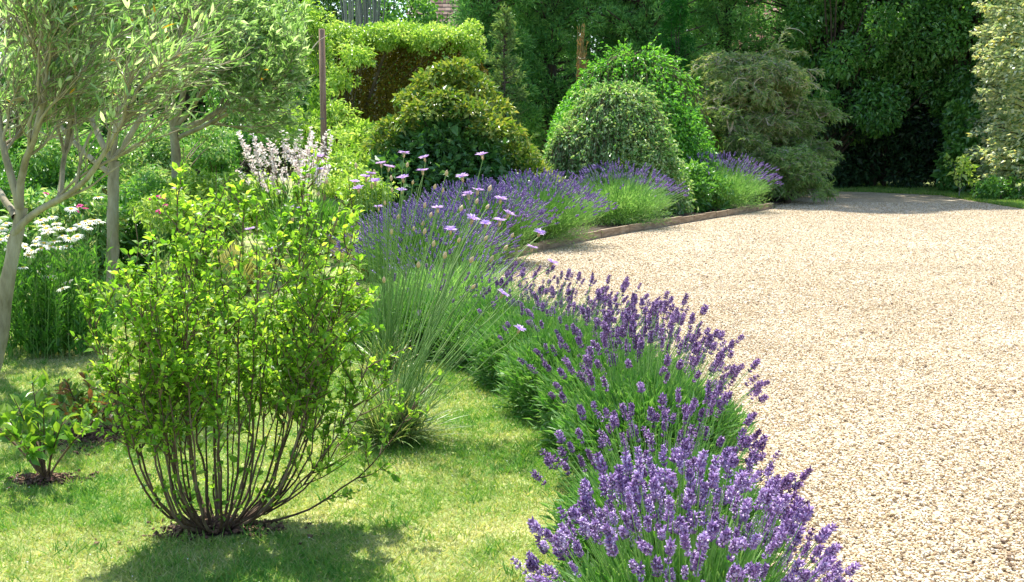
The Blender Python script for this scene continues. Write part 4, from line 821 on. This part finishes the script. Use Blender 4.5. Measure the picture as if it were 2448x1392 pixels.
def canopy(name, label, cat, boxes, mat, seed, n, L, W, supports=None, group=None, bark='bark', kind='diamond', down=.3, z0=0.):
    """foliage filling a chain of ellipsoids (px,py,d,rx,ry,rz); stems rise from the ground under them"""
    rng = np.random.default_rng(seed); C = np.array([at(b[0], b[1], b[2]) for b in boxes]); Rd = np.array([b[3:6] for b in boxes]); base = supports if supports is not None else [C[0][0], C[0][1], 0]
    t = thing(name, label, cat, base, group); vol = Rd.prod(1)**(2/3); pr = vol/vol.sum(); i = rng.choice(len(C), n, p=pr)
    # sub-lobes for uneven outline
    SL = 9; sub = runit(rng, len(C)*SL).reshape(len(C), SL, 3); j = rng.integers(0, SL, n); cc = C[i]+sub[i, j]*Rd[i]*.62; u = runit(rng, n)
    P = cc+u*(Rd[i]*.46)*rng.uniform(.5, 1.1, (n, 1)); ok = P[:, 2] > z0+.03; P, u, i, j = P[ok], u[ok], i[ok], j[ok]; n = len(P); tint = rng.normal(size=(len(C), SL))*.15
    g = Geo(); s = rng.uniform(.6, 1.2, n); leaves(g, P, nrm(u*.5+runit(rng, n)*.7+[0, 0, -down]), nrm(u*.4+[0, 0, .5]+rng.normal(size=(n, 3))*.5), L*s, W*s, np.clip(rng.random(n)+tint[i, j], 0, 1), kind); part('foliage', g, M[mat], t)
    g = Geo(); tips = (C[:, None]+sub[:, ::(9 if supports is not None else 3)]*Rd[:, None]*.6).reshape(-1, 3); limbs_to(g, rng, np.asarray(base, float), tips, .05)
    b_ = np.asarray(base, float); q = poly([b_-[0, 0, .05], b_*.5+C.mean(0)*.5, C.mean(0)], 8)[None]; tubes(g, q, taper(1, 8, .07, .03), 6); part('stems', g, M[bark], t); return t
canopy('climber', 'lime green climber heaped along the top of the olive brown screen', 'climber', [(760+i*26, 88+5*math.sin(i*2.1), 26.2+.2*math.sin(i*1.7), .42, .7, .30+.05*math.sin(i*3.3)) for i in range(15)]+[(770, 130, 26, .5, .6, .5), (735, 110, 26, .5, .6, .6), (1130, 120, 26.4, .3, .6, .35), (960, 75, 26.9, 1.2, .6, .2)], 'lime', 131, 19000, .09, .05, supports=[X_at(800, 27.9), 27.9, 0])
canopy('loose_shrub', 'loose yellow green shrub with starry leaf sprays around the wooden post', 'shrub', [(815, 190, 22.5, .35, .4, .3), (745, 130, 23, .5, .5, .6), (735, 60, 23, .6, .6, .5), (850, 130, 22.5, .4, .4, .3), (800, 280, 21.5, .45, .4, .3), (850, 300, 21, .4, .4, .35), (820, 350, 20.5, .5, .5, .4), (770, 240, 22, .3, .4, .4), (870, 390, 20, .45, .5, .4), (700, 300, 21, .6, .5, .5)], 'lime', 132, 9500, .11, .042)
canopy('broad_leaved_shrub', 'mid green leafy shrub beyond the middle olive, left of the post', 'shrub', [(640, 220, 27, 1.0, .8, .9), (720, 190, 27, .8, .8, .9), (700, 270, 26, .8, .8, .6), (560, 260, 28, .8, .8, .7), (620, 320, 25, .6, .6, .35)], 'mid', 133, 13000, .15, .06)
canopy('broad_leaved_shrub', 'mid green leafy shrub seen through the branches of the nearest olive', 'shrub', [(160, 300, 19, .7, .6, .6), (100, 400, 18, .7, .5, .5), (330, 390, 17, .5, .5, .4), (210, 440, 15, .6, .4, .4), (20, 430, 14, .5, .5, .5)], 'mid', 134, 9000, .11, .045)
canopy('twiggy_shrub', 'twiggy pale shrub behind the two nearer olive trunks', 'shrub', [(350, 400, 14.5, .4, .4, .35), (345, 330, 14.8, .5, .4, .3), (490, 340, 16, .5, .4, .3), (120, 370, 13, .5, .4, .3)], 'coto', 135, 4200, .07, .028, bark='twig')
for i, (px, d, w, h, m_, lab) in enumerate([
    (20, 12.2, .75, 1.0, 'mid', 'leafy bush at the left edge beyond the daisies'), (150, 11.6, .6, .95, 'coto', 'grey green bush just beyond the daisies'),
    (330, 12.4, .6, .85, 'mid', 'green bush between the forked olive and the middle olive'), (470, 15.5, .6, .75, 'coto', 'small grey green bush right of the middle olive trunk'),
    (110, 16.5, 1.0, 1.25, 'lime', 'lime bush farther back behind the grey green bush'), (255, 16.0, .8, 1.1, 'coto', 'pale bush behind the trunk of the forked olive'),
    (-60, 14.5, 1.0, 1.3, 'mid', 'green bush beyond the left frame edge'), (600, 18.0, .7, .7, 'lime', 'low lime bush at the foot of the pale pink wands')]):
    broad_tree('garden_bush', lab, 'shrub', (X_at(px, d), d, 0), (X_at(px, d), d, h*.48), (w, w*.7, h*.55), m_, 150+i, 5200, .09, .04, 20, .26, .03, zmin=.02, group='bushes in the left border')
canopy('leafy_shrub', 'sunny leafy shrub filling the gap left of the forked olive', 'shrub', [(150, 440, 13, .5, .4, .3), (90, 360, 13.5, .5, .5, .35), (200, 380, 14, .4, .4, .3), (30, 470, 12, .4, .4, .3)], 'mid', 137, 7500, .09, .035)
canopy('leafy_shrub', 'grey green airy shrub between the two farther olive trunks', 'shrub', [(340, 440, 14, .35, .4, .3), (380, 380, 15, .4, .4, .35), (330, 350, 16, .5, .4, .4)], 'coto', 138, 6500, .085, .03)
canopy('leafy_shrub', 'bright lime shrub under the middle olive crown, left of the pale pink wands', 'shrub', [(520, 370, 19, .5, .5, .35), (470, 350, 20, .5, .5, .4), (590, 350, 21, .5, .5, .4), (540, 300, 22, .6, .5, .4)], 'mid', 139, 9000, .11, .045)
canopy('leafy_shrub', 'low lime flowering plants before the middle olive trunk', 'shrub', [(470, 470, 12, .4, .4, .25), (400, 500, 11, .35, .35, .22), (560, 450, 12.5, .4, .4, .22)], 'lime', 140, 5200, .07, .032)
canopy('lime_shrub', 'low lime coloured plants at the foot of the gold tipped shrub', 'shrub', [(830, 430, 16, .5, .4, .3), (880, 460, 14.5, .4, .4, .25), (780, 400, 17, .4, .4, .3)], 'lime', 136, 3500, .075, .04)

# ------------------------------------------------------------------ trees of the background
def pine(label, px, d, H, crown, seed, npuff, per, trunk=.2, z0=1.2, group='dark pines across the back of the garden', spread=(1.9, 1.6), ext=None):
    rng = np.random.default_rng(seed); x = X_at(px, d); b = np.array([x, d, 0.]); t = thing('pine_tree', label, 'tree', b, group)
    g = Geo(); tubes(g, poly([b-[0, 0, .1], b+[.06, 0, H*.4], b+[-.05, 0, H*.8], b+[0, 0, H]], 10)[None], taper(1, 10, trunk, trunk*.3), 10); part('trunk', g, M['bark'], t, smooth=True)
    nb = npuff//5; z = rng.uniform(z0, H, nb); a = rng.random(nb)*6.283; Ls = spread[0]*rng.uniform(.5, 1.1, nb)*np.clip(1.15-z/H*.35, .3, 1); s = b+np.stack([0*a, 0*a, z], 1)
    e = s+np.stack([np.cos(a)*Ls, np.sin(a)*Ls*spread[1]/spread[0], Ls*.25], 1); P = bez(s, (s+e)/2+[0, 0, -.1], e, 7); g = Geo(); tubes(g, P, taper(nb, 7, .05, .015), 5); part('limbs', g, M['bark'], t)
    if ext is not None:
        ex_, er_, en_ = ext
    pc, tn, _, _ = sample(P, rng, npuff, .3, 1.02); pc = pc+rng.normal(size=pc.shape)*.16; m = npuff*per; i = np.repeat(np.arange(npuff), per); u = nrm(runit(rng, m)+[0, -.0, .35]); rad = rng.uniform(.20, .42, npuff)[i]
    g = Geo(); tint = rng.normal(size=npuff)*.35; leaves(g, pc[i]+u*(rad*rng.uniform(.2, .8, m))[:, None], nrm(u+rng.normal(size=(m, 3))*.25), runit(rng, m), .14*rng.uniform(.7, 1.2, m), .022, np.clip(rng.random(m)+tint[i], 0, 1), 'diamond')
    if ext is not None: crown_leaves(g, rng, ex_, er_, 26, .8, en_, .24, .10)  # unseen leaf mass above the frame, added to cast shade on the gravel
    part('crown', g, M['pine'], t); return t
pine('dark pine with a stout visible trunk behind the glossy dome', 1532, 31.5, 9.5, 2, 201, 1100, 60, .26, 2.9)
pine('dark pine left of the rust brown dead plume', 1315, 32.5, 9, 2, 202, 1000, 60, .2, 1.0)
pine('pine with brighter tufts at the right end of the lime climber', 1160, 30.5, 6.4, 2, 203, 700, 60, .16, 1.6, spread=(1.3, 1.2))
pine('dark pine behind the brownish weeping shrub', 1720, 33.5, 12.5, 2, 204, 1200, 60, .24, 1.0, ext=((5.6, 30.2, 14.), (2.4, 1.9, 3.), 9000))  # ext: added out-of-view leaves, set off the trunk to shade the drive
pine('bluish pine between the weeping shrub and the dark tree mass', 1905, 34, 12.0, 2, 205, 1200, 60, .24, 1.0, spread=(1.5, 1.5), ext=((7.5, 31.2, 14.), (1.8, 1.9, 3.), 7000))
rng = np.random.default_rng(210)
broad_tree('clipped_conifer', 'vivid green dense conifer with a rounded top right of the pine trunk', 'tree', (X_at(1608, 29.5), 29.5, 0), (X_at(1608, 29.5), 29.5, 2.9), (.42, .45, 2.1), 'column', 211, 9000, .11, .02, 40, .22, .08, shell=(.6, 1))
# right-hand dark trees
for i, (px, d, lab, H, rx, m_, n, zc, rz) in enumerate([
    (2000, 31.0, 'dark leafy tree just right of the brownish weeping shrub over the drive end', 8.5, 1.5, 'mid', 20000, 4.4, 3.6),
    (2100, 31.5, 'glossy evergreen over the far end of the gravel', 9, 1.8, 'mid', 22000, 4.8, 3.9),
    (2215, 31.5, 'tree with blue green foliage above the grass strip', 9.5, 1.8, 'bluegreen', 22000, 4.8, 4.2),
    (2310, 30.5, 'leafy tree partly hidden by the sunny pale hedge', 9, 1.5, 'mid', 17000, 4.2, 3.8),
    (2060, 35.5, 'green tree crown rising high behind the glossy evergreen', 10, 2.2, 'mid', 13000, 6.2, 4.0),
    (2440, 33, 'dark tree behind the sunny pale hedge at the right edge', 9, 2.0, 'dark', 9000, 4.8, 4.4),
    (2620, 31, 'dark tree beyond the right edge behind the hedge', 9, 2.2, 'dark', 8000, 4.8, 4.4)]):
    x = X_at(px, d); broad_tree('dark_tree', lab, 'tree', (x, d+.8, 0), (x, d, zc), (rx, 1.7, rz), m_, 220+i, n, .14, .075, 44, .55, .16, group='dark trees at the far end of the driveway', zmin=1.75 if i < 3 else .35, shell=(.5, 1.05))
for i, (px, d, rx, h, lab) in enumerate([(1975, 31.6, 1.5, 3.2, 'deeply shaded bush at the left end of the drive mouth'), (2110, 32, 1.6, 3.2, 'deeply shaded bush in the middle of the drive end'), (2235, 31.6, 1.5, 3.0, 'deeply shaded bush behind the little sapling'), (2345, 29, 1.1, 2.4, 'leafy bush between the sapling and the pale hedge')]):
    x = X_at(px, d); broad_tree('understorey_bush', lab, 'shrub', (x, d, 0), (x, d, h*.45), (rx, 1.0, h*.6), 'deep' if i < 3 else 'mid', 240+i, 6500, .15, .09, 26, .5, .06, group='bushes under the dark trees', zmin=.03)  # first three bushes use the leaf colour darkened to paint shade
def far_hedge(label, x0, x1, y, h, n, seed, mat='dark'):
    rng = np.random.default_rng(seed); t = thing('background_hedge', label, 'hedge', ((x0+x1)/2, y, 0), 'dark hedges closing off the garden'); g = Geo()
    xs = rng.uniform(x0, x1, n); zs = rng.random(n)*h*(1+.10*np.sin(xs*1.3)+.06*np.sin(xs*3.7)); ys = y-.6+rng.random(n)*1.2+.2*np.sin(xs*2.1)+.12*np.sin(zs*4+xs)
    leaves(g, np.stack([xs, ys, zs], 1), nrm(runit(rng, n)+[0, -.3, -.3]), nrm(np.array([0, -.6, .5])+rng.normal(size=(n, 3))*.6), .20*rng.uniform(.6, 1.2, n), .12, rng.random(n)); part('foliage', g, M[mat], t)
    g = Geo()
    for q in np.arange(x0+.3, x1, 1.1): tubes(g, poly([(q, y, -.05), (q+rng.normal()*.1, y, h*.5), (q, y, h*.9)], 6)[None], taper(1, 6, .07, .02), 6)
    part('stems', g, M['bark'], t)
far_hedge('dark hedge behind the trees at the drive end', 5, 21, 37.5, 4.2, 26000, 270, 'deep')  # both far hedges get shade painted into their leaf colour
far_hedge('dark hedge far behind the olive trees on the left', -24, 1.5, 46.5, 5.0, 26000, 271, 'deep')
# sunny pale hedge at the right
rng = np.random.default_rng(250); c = np.array([13.25, 26.6, 0.]); t = thing('beech_hedge', 'tall sunny hedge with pale leaves at the right edge of the photo', 'hedge', c)
g = Geo(); n = 26000; zz = rng.uniform(.03, 5.6, n); u = runit(rng, n); rx = 1.5+.18*np.sin(zz*2.3)+.16*np.sin(zz*6.1+1)+.12*np.sin(zz*13.); a = rng.random(n)*6.283; rr_ = rng.uniform(.72, 1.04, n)
Pp = np.stack([c[0]+.05*zz*0+np.cos(a)*rx*rr_*(1-.10*np.clip(1-zz, 0, 1)), c[1]+np.sin(a)*2.6*rr_, zz], 1)+rng.normal(size=(n, 3))*.05; u = nrm(np.stack([np.cos(a), np.sin(a), 0*a], 1))
leaves(g, Pp, nrm(u*1.0+rng.normal(size=(n, 3))*.5+[0, 0, -.15]), nrm(np.array([0, 0, 1.])+rng.normal(size=(n, 3))*.35), .14*rng.uniform(.6, 1.2, n), .085, rng.random(n), 'diamond'); 
ns = 320; zz = rng.uniform(.3, 5.4, ns); a = rng.uniform(2.2, 5.6, ns); s = np.stack([c[0]+np.cos(a)*1.2, c[1]+np.sin(a)*2.1, zz], 1); e = s+np.stack([np.cos(a)*.75, np.sin(a)*.8, rng.uniform(-.1, .25, ns)], 1)*rng.uniform(.6, 1.15, (ns, 1)); Pb = bez(s, (s+e)/2+[0, 0, .08], e, 6)
leaf_along(g, Pb, rng, 15000, .12, .07, .8, (0, 0, -.05), 'diamond', .1, 1.); part('foliage', g, M['beech'], t)
g = Geo(); tubes(g, Pb, taper(ns, 6, .015, .004), 4); m = 9
for k in range(m): 
    yy = c[1]-2+4*k/(m-1); tubes(g, poly([(c[0]+rng.normal()*.2, yy, -.05), (c[0], yy, 2.5), (c[0]+rng.normal()*.3, yy, 5.2)], 8)[None], taper(1, 8, .06, .02), 6)
part('stems', g, M['bark'], t)
# sapling and low plants at the end
broad_tree('sapling', 'thin little yellow green sapling on the grass strip at the drive end', 'tree', (X_at(2290, 26.8), 26.8, 0), (X_at(2293, 26.8), 26.8, .66), (.36, .3, .42), 'lime', 260, 240, .11, .065, 9, .13, .018, 'bark_grey')
broad_tree('low_bush', 'sunny lime green bush at the foot of the pale hedge', 'shrub', (X_at(2390, 25.6), 25.6, 0), (X_at(2388, 25.6), 25.6, .22), (.45, .35, .28), 'mid', 261, 1800, .10, .05, 12, .2, .03, zmin=.02)
# grass strip tufts beyond gravel
rng = np.random.default_rng(262); g = Geo(); n = 26000; px = rng.uniform(1930, 2480, n); py = np.interp(px, [1930, 2050, 2250, 2330, 2480], [455, 458, 467, 481, 505])-rng.random(n)**1.5*20+1
r_ = np.stack([G(a_, b_) for a_, b_ in zip(px, py)]); leaves(g, r_, nrm(rng.normal(size=(n, 3))*.4+[0, 0, 1]), runit(rng, n), rng.uniform(.04, .10, n), .018, np.clip(rng.normal(.35, .2, n), 0, 1), 'needle'); o = struct('grass', g, M['grass'], 'stuff'); o['label'] = 'bright grass strip along the far edge of the gravel'

# ------------------------------------------------------------------ houses behind
def house(name, label, x0, x1, y, depth, eave, ridge, tilecol, seed):
    rng = np.random.default_rng(seed); c = np.array([(x0+x1)/2, y+depth/2, 0]); t = thing(name, label, 'house', c)
    g = Geo(); box(g, (x0, y, 0), (x1, y+depth, eave)); part('wall', g, M['brick'], t)
    tm = rnd_mat(name+'_tile', tilecol, .85); g = Geo(); ny = 26; sl = math.hypot(depth/2+.4, ridge-eave); nx = int((x1-x0+.6)/.22)
    for side in (0, 1):
        ii, jj = np.meshgrid(np.arange(nx), np.arange(ny)); ii, jj = ii.ravel(), jj.ravel(); n = len(ii); f0 = jj/ny; f1 = (jj+1.12)/ny
        ys = lambda f: (y-.4+(depth/2+.4)*f) if side == 0 else (y+depth+.4-(depth/2+.4)*f)
        zs = lambda f: eave-.2+(ridge-eave+.2)*f
        xa = x0-.3+ii*.22+(jj % 2)*.11; xb = xa+.213; lift = .035+rng.random(n)*.012
        V = np.stack([np.stack([xa, ys(f0), zs(f0)+lift], 1), np.stack([xb, ys(f0), zs(f0)+lift], 1), np.stack([xb, ys(f1), zs(f1)+.006], 1), np.stack([xa, ys(f1), zs(f1)+.006], 1),
                      np.stack([xa, ys(f0), zs(f0)-.01], 1), np.stack([xb, ys(f0), zs(f0)-.01], 1)], 1)
        g.inst(V, [[0, 1, 2, 3], [4, 5, 1, 0]], None, rng.random(n))
    part('roof', g, tm, t)
    g = Geo(); V = [(x0, y, eave), (x0, y+depth, eave), (x0, y+depth/2, ridge-.05), (x1, y, eave), (x1, y+depth, eave), (x1, y+depth/2, ridge-.05)]; g.add(V, [[0, 1, 2], [3, 5, 4]]); part('gable', g, M['brick'], t)
    return t
house('house', 'house with a weathered brown tiled roof showing above the lime green climber', X_at(985, 46), X_at(1330, 46), 46, 7, 4.2, 8.6, [(.14, .08, .06), (.24, .15, .11), (.34, .24, .18)], 301)
house('house', 'house with a red tiled roof glimpsed through the trees at the top right', X_at(1770, 48), X_at(2010, 48), 48, 7, 4.4, 8.8, [(.30, .10, .08), (.42, .18, .14), (.55, .30, .25)], 302)
# tall grey trunks behind the climber
for i, (px, d, r) in enumerate([(845, 36, .10), (865, 38, .07), (882, 37, .08), (901, 36.5, .09)]):
    x = X_at(px, d); broad_tree('grey_trunked_tree', ['leftmost bare grey trunk behind the lime green climber', 'second bare grey trunk from the left behind the climber', 'third bare grey trunk from the left behind the climber', 'rightmost bare grey trunk behind the climber'][i], 'tree', (x, d, 0), (x, d, 9.5), (1.2, 1.2, 1.4), 'mid', 310+i, 1500, .14, .07, 10, .6, r, 'bark_grey', group='bare grey trunks behind the climber')
# far tree row closing the view
rows = [(-300, 44, 'dark'), (-120, 42, 'mid'), (60, 43, 'dark'), (190, 41, 'bluegreen'), (330, 44, 'dark'), (470, 42, 'mid'), (600, 44, 'dark'), (730, 43, 'dark'), (850, 45, 'dark'), (935, 42, 'mid'), (1250, 41, 'dark'), (1400, 42, 'bluegreen'), (1455, 46, 'dark'), (1560, 41, 'dark'), (1690, 42, 'bluegreen'), (1800, 56, 'dark'), (1100, 58, 'mid'), (1960, 43, 'dark'), (2150, 41, 'dark'), (2320, 42, 'bluegreen'), (2500, 41, 'dark'), (2700, 42, 'dark')]
LAB = ['far left beyond the frame edge', 'at the left edge behind the nearest olive', 'behind the trunk of the nearest olive', 'behind the forked olive', 'left of the middle olive trunk', 'behind the middle olive trunk', 'behind the pale pink gaura', 'behind the wooden post', 'behind the bare grey trunks', 'left of the brown roofed house', 'behind the gap between the slim conifer and the pines', 'behind the rust brown plume', 'between the rust brown plume and the stout pine', 'behind the stout pine trunk', 'behind the vivid clipped conifer', 'beyond the red tiled roof', 'beyond the brown tiled roof', 'right of the red tiled roof', 'high behind the drive end', 'high behind the sapling', 'high behind the pale hedge', 'beyond the right edge behind the hedge']
for i, ((px, d, m_), lb) in enumerate(zip(rows, LAB)):
    x = X_at(px, d); hh = 9.5 if d < 50 else 13
    if 900 < px < 1000 or px == 850: hh = 8.5
    broad_tree('far_tree', {'dark': 'dark', 'mid': 'mid green', 'bluegreen': 'blue green'}[m_]+' background tree '+lb, 'tree', (x, d, 0), (x, d, hh*.48), (1.9, 1.8, hh*.52), m_, 400+i, 8500, .20, .11, 30, .85, .18, group='background trees closing the view', zmin=.05, shell=(.5, 1.))
